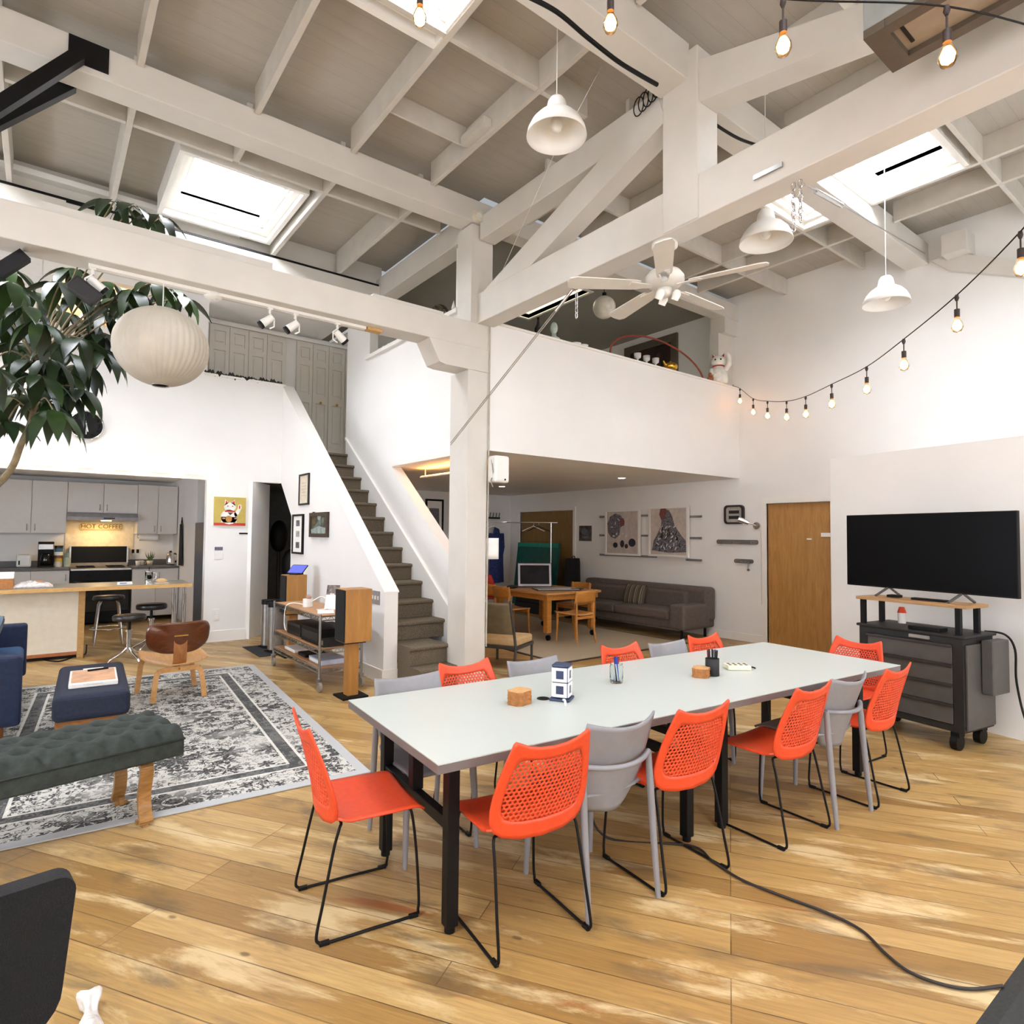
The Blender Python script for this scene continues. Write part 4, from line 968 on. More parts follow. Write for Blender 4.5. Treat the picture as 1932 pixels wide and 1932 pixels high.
# ---------------------------------------------------------------- living corner
def rug_mat():
    m, t = new_mat('floral_rug'); co = coords(t); s = t.add('ShaderNodeSeparateXYZ'); t.link(co, s.inputs[0]); x, y = s.outputs[0], s.outputs[1]
    W, H = 2.39, 3.97
    dx = t.math('SUBTRACT', W/2, t.math('ABSOLUTE', t.math('SUBTRACT', x, W/2))); dy = t.math('SUBTRACT', H/2, t.math('ABSOLUTE', t.math('SUBTRACT', y, H/2)))
    d = t.math('MINIMUM', dx, dy)
    def flower(scale, rad, petals, loc):
        v = t.mapping(co, scale=(scale, scale, 0), loc=loc); vo = t.vor(v, 1.0); vo.inputs['Randomness'].default_value = .55
        df = t.add('ShaderNodeVectorMath', operation='SUBTRACT'); t.link(v, df.inputs[0]); t.link(vo.outputs['Position'], df.inputs[1])
        sp = t.add('ShaderNodeSeparateXYZ'); t.link(df.outputs[0], sp.inputs[0])
        an = t.math('ARCTAN2', sp.outputs[1], sp.outputs[0]); pet = t.math('MULTIPLY_ADD', t.math('ABSOLUTE', t.math('SINE', t.math('MULTIPLY', an, petals/2))), rad*.5, rad*.5)
        dist = vo.outputs['Distance']
        out = t.math('LESS_THAN', dist, pet)
        ringa = t.math('MULTIPLY', t.math('GREATER_THAN', dist, rad*.30), t.math('LESS_THAN', dist, rad*.42))
        return t.math('SUBTRACT', out, ringa)
    f1 = flower(2.6, .42, 8, (0, 0, 0)); f2 = flower(5.5, .40, 6, (3.3, 1.2, 0)); f3 = flower(11, .40, 5, (1.3, 5.2, 0))
    nz = t.noise(t.mapping(co, scale=(1, 1, 0)), 5.5, 2, .5, 1.5)
    vine = t.math('LESS_THAN', t.math('ABSOLUTE', t.math('SUBTRACT', nz, .5)), .016)
    nz2 = t.noise(t.mapping(co, scale=(1, 1, 0), loc=(9, 4, 0)), 10, 2, .5, 2)
    vine2 = t.math('LESS_THAN', t.math('ABSOLUTE', t.math('SUBTRACT', nz2, .5)), .02)
    pat = t.math('MAXIMUM', t.math('MAXIMUM', f1, f2), t.math('MAXIMUM', t.math('MAXIMUM', vine, vine2), f3))
    fade = t.noise(t.mapping(co, scale=(1, 1, 0), loc=(2, 2, 0)), 2.2, 4, .6)
    fadef = t.ramp(fade, [(.3, (.35, .35, .35, 1)), (.5, (1, 1, 1, 1))])
    fine = t.noise(co, 90, 2)
    k = t.math('MULTIPLY', t.math('MULTIPLY', pat, fadef), t.ramp(fine, [(.2, (.6, .6, .6, 1)), (.6, (1, 1, 1, 1))]))
    band = lambda a, b: t.math('MULTIPLY', t.math('GREATER_THAN', d, a), t.math('LESS_THAN', d, b))
    c = t.mix(k, lin('#c6c4bd'), lin('#2a2a2c'))
    c = t.mix(t.math('MULTIPLY', band(.34, .425), .82), c, lin('#4d4e4e'))
    c = t.mix(t.math('MULTIPLY', band(.425, .445), .8), c, lin('#dddad2')); c = t.mix(t.math('MULTIPLY', band(.32, .34), .8), c, lin('#dddad2'))
    c = t.mix(t.math('MULTIPLY', t.math('MULTIPLY', band(.085, .16), f3), .75), c, lin('#46474a'))
    c = t.mix(band(-.1, .075), c, lin('#b4b5b5'))
    t.link(c, t.b.inputs['Base Color']); t.b.inputs['Roughness'].default_value = .95; t.b.inputs['Specular IOR Level'].default_value = .1
    t.link(t.bump(t.noise(co, 220, 2), .3, .004), t.b.inputs['Normal']); return m
RM = Matrix.Rotation(RZ(-4.1), 4, 'Z')
ro = RM @ Vector((-2.39, 0, 0))
o = MB().box(0, 2.39, 0, 3.97, .0, .008).build('floral_rug', rug_mat(), bevel=.003); o.location = (1.805+ro.x, 3.882+ro.y, .001); o.rotation_euler.z = RZ(-4.1)
tag(o, 'large faded grey and black floral rug in the seating corner', 'rug'); RT = .0095
# tufted bench
GRN = M('dark_green_velvet', '#2c3430', .8, var=.15, scale=30); BRONZE = WOOD('bent_ash', '#8a6030', '#b0834a', .35, 5, (2, 2, 9), .3)
t = thing('tufted_bench', 'dark green tufted bench with bentwood legs on the near edge of the floral rug', 'bench', (-.135, 3.985, RT), RZ(12))
BL, BW = 1.56, .50
def tuft(u, v):
    x, y = (u-.5)*BL, (v-.5)*BW; px, py = .135, .115
    i = x/px; j = y/py; best = 9
    for jj in (int(math.floor(j)), int(math.floor(j))+1):
        off = .5*(jj % 2); ii = round(i-off)+off; best = min(best, hypot((i-ii)*px, (j-jj)*py))
    ex = min(1, (BL/2-abs(x))/.035); ey = min(1, (BW/2-abs(y))/.035); e = math.sqrt(max(0, 1-(1-ex)**2))*math.sqrt(max(0, 1-(1-ey)**2))
    return (x, y, .425+.07*e*1.0*(1-.62*math.exp(-(best/.032)**2))+.012*e)
MB().grid(tuft, 150, 52).build('tufted_top', GRN, t)
MB().box(-BL/2, BL/2, -BW/2, BW/2, .335, .43).build('side_panel', GRN, t, bevel=.012)
MB().tube([(-BL/2, -BW/2, .428), (BL/2, -BW/2, .428), (BL/2, BW/2, .428), (-BL/2, BW/2, .428)], .006, 6, closed=True).build('piping', GRN, t)
bt = MB(); px, py = .135, .115
for jj in range(-1, 2):
    for ii in range(-5, 6):
        x = (ii+.5*(jj % 2))*px
        if abs(x) < BL/2-.05: bt.ball((x, jj*py, .466), (.009, .009, .005), 8, 5)
bt.build('buttons', GRN, t)
for s in (-1, 1):
    for yy in (-1, 1):
        P_ = [(s*.60, yy*.12, .335), (s*.60, yy*.19, .325), (s*.60, yy*.215, .29), (s*.60, yy*.20, .22), (s*.60, yy*.185, .15), (s*.60, yy*.20, .07), (s*.60, yy*.225, .012), (s*.60, yy*.15, .010)]
        c_ = catmull(P_, 5); b = MB()
        for a, b_ in zip(c_[:-1], c_[1:]): b.bar(a, b_+(b_-a)*.15, .065, .022, (0, yy, .3))
        b.build('leg', BRONZE, t)
# ottoman with game board
NV = M('navy_upholstery', '#1b2236', .85, var=.12, scale=40); TEAKB = WOOD('teak', '#7a4a22', '#9a6431', .4, 4, (3, 3, 12))
t = thing('ottoman', 'navy upholstered ottoman with teak legs between the sofa and the plywood chair', 'ottoman', (.36, 5.98, RT), RZ(-3))
MB().box(-.235, .235, -.62, .62, .24, .425).build('cushion', NV, t, bevel=.045, seg=4)
MB().box(-.215, .215, -.585, .585, .20, .245).build('rail', TEAKB, t, bevel=.004)
for x in (-.19, .19):
    for y in (-.55, .55): MB().tube([(x, y, .22), (x*1.03, y*1.02, 0)], [.022, .014], 10).build('leg', TEAKB, t)
p0, p1, p2, p3 = [gz(u, v, .445) for u, v in ((134, 1289), (220, 1287), (222, 1252), (150, 1252))]
t = thing('game_box', 'white rimmed flat box with tan top lying on the navy ottoman', 'box', (.36, 5.86, .436), RZ(-3))
MB().box(-.155, .155, -.27, .27, 0, .035).build('tray', WPLAS, t, bevel=.006); MB().box(-.14, .14, -.235, .235, .035, .038).build('board', M('tan_board', '#c79a78', .6, var=.1, scale=14), t)
MB().box(-.07, .07, .235, .275, .03, .043).box(-.06, .06, -.275, -.245, .02, .036).build('latch', WPLAS, t, bevel=.003)
tag(MB().cyl((.33, 6.02, .482), (.47, 6.05, .482), .008, n=10).build('marker_pen', BLACK), 'black marker pen lying on the tan box top on the ottoman', 'pen')
# plywood lounge chair seen from behind
PLY = WOOD('light_plywood', '#b9834a', '#d0a063', .35, 4, (8, 2, 8), .2); WAL = WOOD('walnut_plywood', '#4b240f', '#6a3718', .3, 4, (2, 8, 8), .3)
t = thing('plywood_chair', 'moulded plywood lounge chair with walnut back facing the kitchen', 'chair', (1.065, 6.84, RT), RZ(4))
MB().grid(lambda u, v: ((2*u-1)*.28*(1-.12*(2*v-1)**2)*(1-.0*v), -.27+.54*v, .335+.05*abs(2*u-1)**2.2+.055*v-.02*sin(pi*v)-.02*max(0, v-.85)*6), 20, 18).build('seat', PLY, t, solid=.010)
def lback(u, v):
    a, b = 2*u-1, 2*v-1; m_ = max(abs(a), abs(b), 1e-6); n_ = max(1e-6, (abs(a)**3.2+abs(b)**3.2)**(1/3.2)); k = m_/n_; x = .272*a*k*(1+.05*b); z = .158*b*k-.02*(1-a*a)*(b > 0)*b
    return (x, -.25-.05*v+.10*a*a, .60+z)
MB().grid(lback, 22, 14).build('backrest', WAL, t, solid=.011)
sp = [(0, -.02, .325), (0, -.16, .32), (0, -.235, .345), (0, -.258, .42), (0, -.262, .50), (0, -.262, .60)]
b = MB(); c_ = catmull(sp, 5)
for q, r_ in zip(c_[:-1], c_[1:]): b.bar(q, r_+(r_-q)*.12, .115-.0*q.z, .012, (0, -1, .2))
b.build('spine', WOOD('spine_plywood', '#8b5426', '#a86d35', .35, 4, (8, 8, 2), .2), t)
def bow(y0, sp_, h, lab):
    P_ = [(-sp_, y0-.03, .008), (-sp_*.93, y0-.015, .16), (-sp_*.84, y0, h-.03), (-sp_*.6, y0+.005, h), (sp_*.6, y0+.005, h), (sp_*.84, y0, h-.03), (sp_*.93, y0-.015, .16), (sp_, y0-.03, .008)]
    c_ = catmull(P_, 5); b = MB()
    for q, r_ in zip(c_[:-1], c_[1:]): b.bar(q, r_+(r_-q)*.1, .045, .018, (0, 1, 0) if abs(q.z-r_.z) > .01 else (0, 1, 0))
    return b.build('leg', PLY, t)
bow(-.24, .22, .29, 'rear'); bow(.26, .26, .335, 'front')
MB().box(-.06, .06, -.286, -.279, .605, .616).build('back_slot', BRASS, t)
# blue sofa
BLU = M('blue_upholstery', '#24456a', .8, var=.08, scale=30); BLN = M('navy_felt', '#16233f', .85, var=.1, scale=30)
t = thing('blue_sofa', 'blue upholstered sofa at the left edge of the photo beside the ottoman', 'sofa', (-.60, 6.95, RT))
MB().box(-.5, .46, -1.05, 1.0, .14, .30).build('base', BLN, t, bevel=.02)
for y0, y1 in ((-.93, -.01), (0, .90)): MB().box(-.35, .50, y0, y1, .29, .45).build('seat_cushion', BLU, t, bevel=.05, seg=4)
MB().box(-.55, -.30, -1.0, .95, .30, .80).build('backrest', BLU, t, bevel=.06, seg=3)
for y0, y1 in ((.90, 1.05), (-1.08, -.94)): MB().box(-.5, .52, y0, y1, .14, .66).build('armrest', BLN, t, bevel=.03, seg=3)
for x in (-.42, .4):
    for y in (-.95, .95): MB().cyl((x, y, 0), (x, y, .15), .02).build('leg', TEAKB, t)
t = thing('grey_cushion', 'grey blue cushion at the left end of the blue sofa', 'cushion', (-.32, 7.45, .47), RZ(20))
for sg in (-1, 1): MB().grid(lambda u, v, sg=sg: (-.05+.12*(v-.5)+sg*.055*((1-abs(2*u-1)**3)*(1-abs(2*v-1)**3))**.5, (u-.5)*.40, .17+(v-.5)*.36), 12, 12).build('cover', M('grey_blue_cloth', '#5c6a78', .9) if sg < 0 else bpy.data.materials['grey_blue_cloth'], t)
# cable along the island
tag(MB().tube(catmull([gz(64, 1240, .008), gz(110, 1248, .008), gz(150, 1234, .012), (.49, 9.50, .05), (.50, 9.52, .16)], 6), .009).build('power_cable', BLACK), 'black cord on the floor along the front of the kitchen island', 'cable')

# ---------------------------------------------------------------- island, stools, kitchen
t = thing('kitchen_island', 'white fronted kitchen island with grey top and two chrome legs', 'island', (0, 9.55, 0))
CNT = M('island_laminate', '#8a857c', .3, var=.06, scale=60); PINE = WOOD('pine_trim', '#b98d52', '#cfa768', .5, 4, (3, 3, 14))
MB().box(-3.2, 1.63, -.36, .42, .875, .915).build('worktop', CNT, t); MB().box(-3.2, 1.632, -.366, -.36, .87, .916).build('edge_strip', PINE, t)
MB().box(-3.0, .40, .0, .40, .06, .875).build('cabinet', M('cream_panel', '#e9e2d0', .5, var=.02), t); MB().box(.40, .471, -.01, .41, 0, .875).build('end_post', PINE, t, bevel=.004)
MB().box(-3.0, .40, -.012, .0, .045, .085).build('base_rail', M('copper_rail', '#a8653a', .5), t); MB().box(-3.0, .4, .05, .38, 0, .06).build('plinth', BLACKM, t)
for u in (327, 344):
    q = gz(u, 1192, .0); MB().cyl((1.45 if u == 327 else 1.57, -.18 if u == 327 else -.2+.05*0, .0), (1.45 if u == 327 else 1.57, -.18 if u == 327 else -.2, .875), .028, n=18).build('leg', CHROME, t)
VIN = M('black_vinyl', '#151416', .3, var=.05)
def stool():
    t = thing('bar_stool', 'x', 'stool', group='round black stools at the island')
    MB().lathe([(0, .0), (.175, 0), (.185, .015), (.185, .05), (.17, .068), (.1, .075), (0, .076)], (0, 0, .50), 32).build('seat', VIN, t)
    MB().cyl((0, 0, .34), (0, 0, .50), .018).build('screw_column', BLACK, t)
    MB().cyl((0, 0, .10), (0, 0, .36), .032, .028, n=20).cyl((0, 0, .36), (0, 0, .385), .04, n=20).build('column', CHROME, t)
    for k in range(4):
        a = k*pi/2+.4; MB().tube(catmull([(.02*cos(a), .02*sin(a), .16), (.09*cos(a), .09*sin(a), .10), (.2*cos(a), .2*sin(a), .045), (.24*cos(a), .24*sin(a), .01)], 5), .013).build('base_leg', CHROME, t)
    return t
st = stool(); p = gz(240, 1243, 0); st.location = (.905, 9.0, 0); st['label'] = 'round black stool in front of the island, nearest the plywood chair'
dup(st, 'round black stool under the island overhang beside the chrome legs', (1.215, 9.58, .02), .5).scale = (1, 1, 1.08)
t = thing('frame_stool', 'black round stool with chrome tube frame and foot ring behind the island opening', 'stool', (.80, 10.55, 0))
MB().lathe([(0, .0), (.19, 0), (.20, .02), (.19, .06), (.1, .07), (0, .072)], (0, 0, .62), 32).build('seat', VIN, t)
for k in range(4): a = k*pi/2+pi/4; MB().tube([(.13*cos(a), .13*sin(a), .62), (.17*cos(a), .17*sin(a), .55), (.24*cos(a), .24*sin(a), 0)], .012).build('leg', CHROME, t)
MB().tube([(.215*cos(2*pi*k/28), .215*sin(2*pi*k/28), .22) for k in range(28)], .011, 8, closed=True).build('foot_ring', CHROME, t)
CAB = M('white_cabinet', '#d9d5cf', .45, var=.01); GRY = M('grey_worktop', '#5e5d5e', .4, var=.1, scale=60)
def cab(name, lab, x0, x1, y0, y1, z0, z1, n, hz, hside=None):
    t = thing(name, lab, 'cabinet', (x0, y0, z0)); W, D, H = x1-x0, y1-y0, z1-z0
    MB().box(0, W, .022, D, 0, H).build('body', CAB, t)
    for k in range(n):
        a, b_ = W*k/n+.004, W*(k+1)/n-.004
        d = MB().box(a, b_, 0, .02, .004, H-.004).build('door', CAB, t, bevel=.003)
        hx = (b_-.05) if (k % 2 == 0) else (a+.05)
        MB().tube([(hx, 0, hz), (hx, -.03, hz+.01), (hx, -.03, hz+.09), (hx, 0, hz+.1)], .006, 6).build('handle', STEEL, d)
    return t
CF_ = 13.1
def kx(u, y=CF_): return gy(u, 950, y).x
cab('wall_cabinet', 'tall white wall cabinets at the left end of the kitchen', -1.6, kx(127), CF_, 13.59, 1.565, 2.46, 4, .05)
cab('wall_cabinet', 'short white wall cabinet pair directly over the range hood', kx(127)+.002, kx(260), CF_, 13.59, 1.93, 2.46, 2, .05)
cab('wall_cabinet', 'white wall cabinet pair right of the range hood', kx(260)+.002, 2.04, CF_, 13.59, 1.565, 2.47, 2, .05)
cab('base_cabinet', 'white base cabinets left of the black range', -2.2, .40, 12.8, 13.59, .09, .94, 5, .68); cab('base_cabinet', 'white base cabinets right of the black range', 1.30, 2.04, 12.8, 13.59, .09, .94, 2, .68)
for nm, x0, x1, lab in (('worktop', -2.2, .395, 'dark grey worktop left of the range'), ('worktop', 1.305, 2.04, 'dark grey worktop right of the range')):
    tag(MB().box(x0, x1, 12.76, 13.59, .942, .98).box(x0, x1, 13.57, 13.595, .98, 1.08).build(nm, GRY, bevel=.003), lab, 'worktop')
t = thing('range_hood', 'grey range hood over the black range', 'hood', (kx(127), CF_-.15, 1.80)); W = kx(260)-kx(127)
MB().poly([[(0, 0), (0, .055), (.1, .125), (.60, .125), (.60, 0)]], mpx, 0, W).build('body', M('grey_enamel', '#9a989a', .35), t)
MB().box(W*.5, W*.66, -.004, .0, .028, .045).build('switch_panel', BLACK, t); MB().box(W*.48, W*.62, .1, .25, -.012, .0).build('lamp', EM('hood_glow', '#ffc66b', 12), t)
l = bpy.data.lights.new('hood_light', 'AREA'); l.energy = 5; l.color = (1, .66, .28); l.size = .3; lo = bpy.data.objects.new('hood_light', l); COL.objects.link(lo); lo.location = (kx(190), CF_+.08, 1.775)
tag(MB().box(kx(127), kx(260), 13.585, 13.598, .98, 1.9).build('splash_panel', M('cream_splash', '#e8dcc0', .5)), 'cream splash panel behind the range', 'splash panel')
t = thing('kitchen_range', 'black gas range with steel cooktop between the white base cabinets', 'range', (.41, 12.76, 0)); W = .88
MB().box(0, W, .02, .80, .04, .93).build('body', BLACK, t); d = MB().box(.03, W-.03, 0, .02, .22, .76).build('oven_door', M('oven_glass', '#060606', .1), t, bevel=.004); MB().tube([(.08, -.03, .72), (W-.08, -.03, .72)], .012).build('handle', STEEL, d)
MB().box(.03, W-.03, 0, .02, .06, .2).build('drawer', BLACK, t, bevel=.003); MB().box(-.0, W, -.01, .70, .93, .965).build('cooktop', STEEL, t, bevel=.005)
MB().box(0, W, .70, .80, .93, 1.04).build('vent_strip', M('cream_enamel', '#b7a68a', .35), t); MB().box(.0, W, .66, .80, 1.04, 1.33).build('backguard', BLACK, t, bevel=.008)
for x in (-.005, W-.02): MB().box(x, x+.025, .655, .8, 1.03, 1.33).build('side_trim', STEEL, t)
for x in (.22, .66):
    for y in (.2, .5):
        g = MB()
        for q in (-.1, 0, .1): g.bar((x-.13, y+q, .985), (x+.13, y+q, .985), .012, .012).bar((x+q, y-.12, .985), (x+q, y+.12, .985), .012, .012)
        g.build('grate', BLACK, t)
for k in range(5): MB().cyl((.12+.16*k, .0, .86), (.12+.16*k, -.035, .86), .022, n=12).build('knob', BLACK, t)
s0, s1 = gy(150, 986, 13.57), gy(232, 1001, 13.57)
t = thing('coffee_sign', 'cream sign reading HOT COFFEE under the range hood', 'sign', ((s0.x+s1.x)/2, 13.58, (s0.z+s1.z)/2)); W, H = (s1.x-s0.x)/2, (s0.z-s1.z)/2
mp = lambda a, b, t_: (a, -t_, b)
SGB = M('sign_brown', '#7a5a34', .5)
MB().poly([rr2(W, H, H*.6)], mp, 0, .012).build('panel', M('sign_cream', '#e6cf94', .5), t); MB().poly([rr2(W-.012, H-.012, H*.5), rr2(W-.018, H-.018, H*.45)], mp, .012, .0135).build('border_line', SGB, t)
vs, fs = text('HOT COFFEE', .105, .001); MB().add([(x*1.02, -.0135, y) for x, y, z in vs], fs).build('lettering', SGB, t)
def at(u, v, y=13.3): return gy(u, v, y)
ZW = .981
x = at(45, 1060).x; t = thing('toaster', 'white toaster on the kitchen worktop', 'toaster', (x, 13.25, ZW)); MB().box(-.10, .10, -.08, .08, .01, .22).build('body', WPLAS, t, bevel=.025, seg=3); MB().box(-.07, .07, -.02, .02, .215, .222).build('slot', BLACK, t); MB().box(-.07, -.05, -.095, -.08, .05, .12).build('lever', BLACK, t)
x = at(86, 1060).x; t = thing('coffee_maker', 'black and steel coffee maker beside the toaster', 'coffee maker', (x, 13.3, ZW)); MB().box(-.11, .11, -.12, .12, 0, .03).build('base', BLACK, t, bevel=.006); MB().box(-.11, .11, .03, .12, .03, .42).build('tower', BLACK, t, bevel=.008); MB().box(-.105, .105, -.12, .12, .30, .40).build('brew_head', STEEL, t, bevel=.008); MB().box(-.11, .11, -.12, .12, .40, .435).build('lid', BLACK, t, bevel=.008)
MB().lathe([(.0, .032), (.07, .032), (.08, .1), (.07, .2), (.05, .24), (0, .24)], (0, -.04, 0), 20).build('carafe', M('dark_glass', '#15130f', .08), t); MB().tube([(.07, -.06, .2), (.115, -.08, .19), (.11, -.08, .08), (.075, -.06, .07)], .01).build('handle', BLACK, t)
x = at(110, 1060).x; cols = [('#d9d3c2', .09), ('#c9a53a', .06), ('#7d4a2b', .05), ('#e4e0d4', .06), ('#3b6a86', .06), ('#1a1a1c', .05)]
z = ZW
for k, (c_, h) in enumerate(cols):
    t = thing('tin', '%s tin in the stack beside the coffee maker' % ['white lowest', 'yellow', 'brown', 'cream', 'blue', 'black topmost'][k], 'tin', (x, 13.3, z), 0, 'stacked tins by the coffee maker')
    MB().cyl((0, 0, 0), (0, 0, h-.012), .062, n=20).build('body', M('tin_%d' % k, c_, .45), t); MB().cyl((0, 0, h-.012), (0, 0, h-.001), .064, n=20).build('lid', M('tin_lid_%d' % k, c_, .35), t); z += h
x = at(126, 1060).x; t = thing('jar', 'pale green glass jar left of the range', 'jar', (x, 13.28, ZW)); MB().cyl((0, 0, 0), (0, 0, .16), .05, n=18).build('body', M('pale_green', '#a9b8a8', .3), t); MB().cyl((0, 0, .16), (0, 0, .24), .035, n=18).build('lid', M('sage_lid', '#7c8f84', .5), t)
for k, (u, col, lab) in enumerate(((258, '#e9e6df', 'white mug right of the range'), (266, '#dcd8cf', 'pale mug second right of the range'))):
    x = at(u, 1055).x; t = thing('mug', lab, 'mug', (x, 13.1+.12*k, ZW)); MB().lathe([(0, .003), (.035, 0), (.042, .09), (.038, .09), (.034, .008), (0, .008)], n=18).build('body', M('mug_%d' % k, col, .3), t); MB().tube([(.04, 0, .07), (.065, 0, .06), (.06, 0, .03), (.038, 0, .025)], .006).build('handle', bpy.data.materials['mug_%d' % k], t)
x = at(319, 1055).x; t = thing('electric_kettle', 'chrome and black electric kettle at the right end of the worktop', 'kettle', (x, 13.15, ZW)); MB().lathe([(0, .0), (.075, 0), (.08, .03), (.065, .2), (.05, .235), (0, .25)], n=24).build('body', CHROME, t); MB().cyl((0, 0, .235), (0, 0, .27), .03, .015).build('lid', BLACK, t); MB().tube([(.06, 0, .22), (.11, 0, .2), (.115, 0, .1), (.08, 0, .05)], .013).build('handle', BLACK, t)
a, b_ = at(262, 1015, 13.3), at(298, 1016, 13.3); t = thing('paper_towel', 'white paper towel roll hung under the right wall cabinet', 'paper roll', ((a.x+b_.x)/2, 13.3, 1.49)); h = (b_.x-a.x)/2; MB().cyl((-h, 0, 0), (h, 0, 0), .055, n=20).build('roll', PAPER, t); MB().tube([(-h-.02, 0, .073), (-h-.02, 0, 0), (h+.02, 0, 0), (h+.02, 0, .073)], .008).build('holder', STEEL, t)
for k, (u, lab) in enumerate(((251, 'black left hand outlet on the wall right of the range'), (260, 'black right hand outlet on the wall right of the range'))):
    p = at(u, 1040, 13.57); t = thing('outlet', lab, 'outlet', (p.x, 13.599, p.z)); MB().box(-.035, .035, -.012, 0, -.05, .05).build('plate', WPLAS, t); MB().box(-.022, .022, -.014, -.012, -.035, .035).build('socket', BLACK, t)
x = at(285, 1050, 13.2).x; t = thing('plant_pot', 'small green plant in a white pot on the right worktop', 'plant', (x, 13.35, ZW)); MB().lathe([(0, 0), (.04, 0), (.055, .08), (.05, .08), (.037, .01), (0, .01)], n=16).build('pot', WPLAS, t)
b = MB()
for k in range(12): a = k*2.4; b.add([(0, 0, .06), (.05*cos(a)-.015*sin(a), .05*sin(a)+.015*cos(a), .14), (.09*cos(a), .09*sin(a), .17+.01*k), (.05*cos(a)+.015*sin(a), .05*sin(a)-.015*cos(a), .14)], [(0, 1, 2, 3)])
b.build('leaves', M('herb_leaf', '#5d7a4a', .6), t)
t = thing('refrigerator', 'refrigerator with dark side and white door at the right of the kitchen opening', 'refrigerator', (2.0, 10.2, 0))
MB().box(0, .38, .2, .95, .03, 1.76).build('body', M('slate_side', '#474d58', .45), t, bevel=.006)
for z0, z1 in ((.06, 1.16), (1.18, 1.75)): d = MB().box(-.01, .38, -.0, .195, z0, z1).build('door', WPLAS, t, bevel=.01); MB().tube([(.03, 0, z1-.28), (.03, -.035, z1-.26), (.03, -.035, z1-.05), (.03, 0, z1-.03)], .01).build('handle', CHROME, d)
t = thing('apron', 'dark apron hanging on the side wall at the right of the worktop', 'apron', (1.985, 12.55, 1.75)); MB().grid(lambda u, v: (.03+.012*sin(8*u), (u-.5)*.4*(.35+.65*v), -.75*v), 14, 8).build('cloth', M('dark_cloth', '#2b2d33', .9), t, solid=.01); MB().tube([(.045, -.07, 0), (.045, 0, .12), (.045, .07, 0)], .008).build('neck_strap', BLACK, t)
# things on the island
def isl(u, v, y=9.4): p = gy(u, v, y); return p.x
ZI = .9155
t = thing('carton', 'cardboard carton with white top at the left end of the island', 'box', (isl(4, 1080)-.03, 9.45, ZI)); MB().box(-.14, .14, -.12, .12, 0, .12).build('body', CORK, t, bevel=.003); MB().box(-.142, .142, -.122, .122, .12, .19).build('lid', PAPER, t, bevel=.004)
t = thing('wrapped_tray', 'clear plastic wrapped pastry tray on the island', 'tray', (isl(62, 1090), 9.5, ZI)); MB().box(-.2, .2, -.16, .16, 0, .02).build('tray', M('foil', '#b9b0aa', .35, .4, var=.2, scale=30), t, bevel=.006); MB().grid(lambda u, v: ((u-.5)*.38, (v-.5)*.3, .02+.055*(sin(pi*u)*sin(pi*v))**.5*(1+.25*sin(19*u)*sin(13*v))), 18, 14).build('wrap', M('plastic_wrap', '#d8d2cf', .15, var=.15, scale=30), t); MB().ball((.05, -.03, .055), (.07, .05, .03), 12, 8).build('pastry', M('pastry', '#a97f63', .8), t)
t = thing('folded_paper', 'small white and blue folded leaflet standing on the island', 'leaflet', (isl(236, 1092), 9.42, ZI), .2); MB().box(-.085, .085, -.01, .01, 0, .035).build('sheet', PAPER, t); MB().box(-.06, .02, -.0112, -.01, .01, .025).build('print', M('leaflet_blue', '#7d93c0', .6), t)
t = thing('coffee_press', 'glass coffee press near the right end of the island', 'coffee press', (isl(283, 1085), 9.5, ZI)); MB().lathe([(0, .01), (.045, .01), (.046, .15), (.043, .15), (.042, .014), (0, .014)], n=20).build('glass', JG, t); MB().cyl((0, 0, 0), (0, 0, .04), .047, n=20).cyl((0, 0, .15), (0, 0, .165), .048, n=20).build('frame', CHROME, t); MB().tube([(.045, 0, .14), (.085, 0, .13), (.085, 0, .06), (.046, 0, .05)], .008).build('handle', CHROME, t); MB().cyl((0, 0, .165), (0, 0, .2), .004).ball((0, 0, .205), .01, 8, 6).build('plunger', BLACK, t)
t = thing('stem_glass', 'small clear stemmed glass in front of the coffee press', 'glass', (isl(281, 1093), 9.33, ZI)); MB().lathe([(0, .0), (.03, .0), (.004, .008), (.004, .05), (.03, .07), (.034, .12), (.032, .12), (.028, .072), (0, .056)], n=18).build('body', JG, t)
t = thing('bread_roll', 'tan bread roll in paper right of the coffee press', 'bread', (isl(306, 1089), 9.45, ZI)); MB().ball((0, 0, .032), (.07, .045, .032), 14, 8).build('crust', M('crust', '#c9a877', .8), t); MB().box(-.08, .08, -.06, .06, 0, .003).build('wrapper', PAPER, t)

# ---------------------------------------------------------------- stair side: cart, speakers, bins
t = thing('wire_cart', 'steel wire shelf cart with wooden shelves against the stair wall', 'cart', (2.50, 6.92, 0))
WT = WOOD('cart_board', '#a5754a', '#bd8f62', .5, 4, (3, 14, 14))
for z in (.205, .40, .735):
    MB().box(-.215, .215, -.75, .75, z+.012, z+.03).build('shelf_board', WT, t, bevel=.003)
    b = MB()
    for x in (-.225, .225): b.bar((x, -.77, z+.02), (x, .77, z+.02), .012, .012).bar((x, -.77, z-.02), (x, .77, z-.02), .01, .01); b.tube([(x, -.77+1.54*k/36, z+(.02 if k % 2 else -.02)) for k in range(37)], .004, 5)
    for y in (-.77, .77): b.bar((-.225, y, z+.02), (.225, y, z+.02), .012, .012).bar((-.225, y, z-.02), (.225, y, z-.02), .01, .01); b.tube([(-.225+.45*k/12, y, z+(.02 if k % 2 else -.02)) for k in range(13)], .004, 5)
    b.build('wire_shelf', STEEL, t)
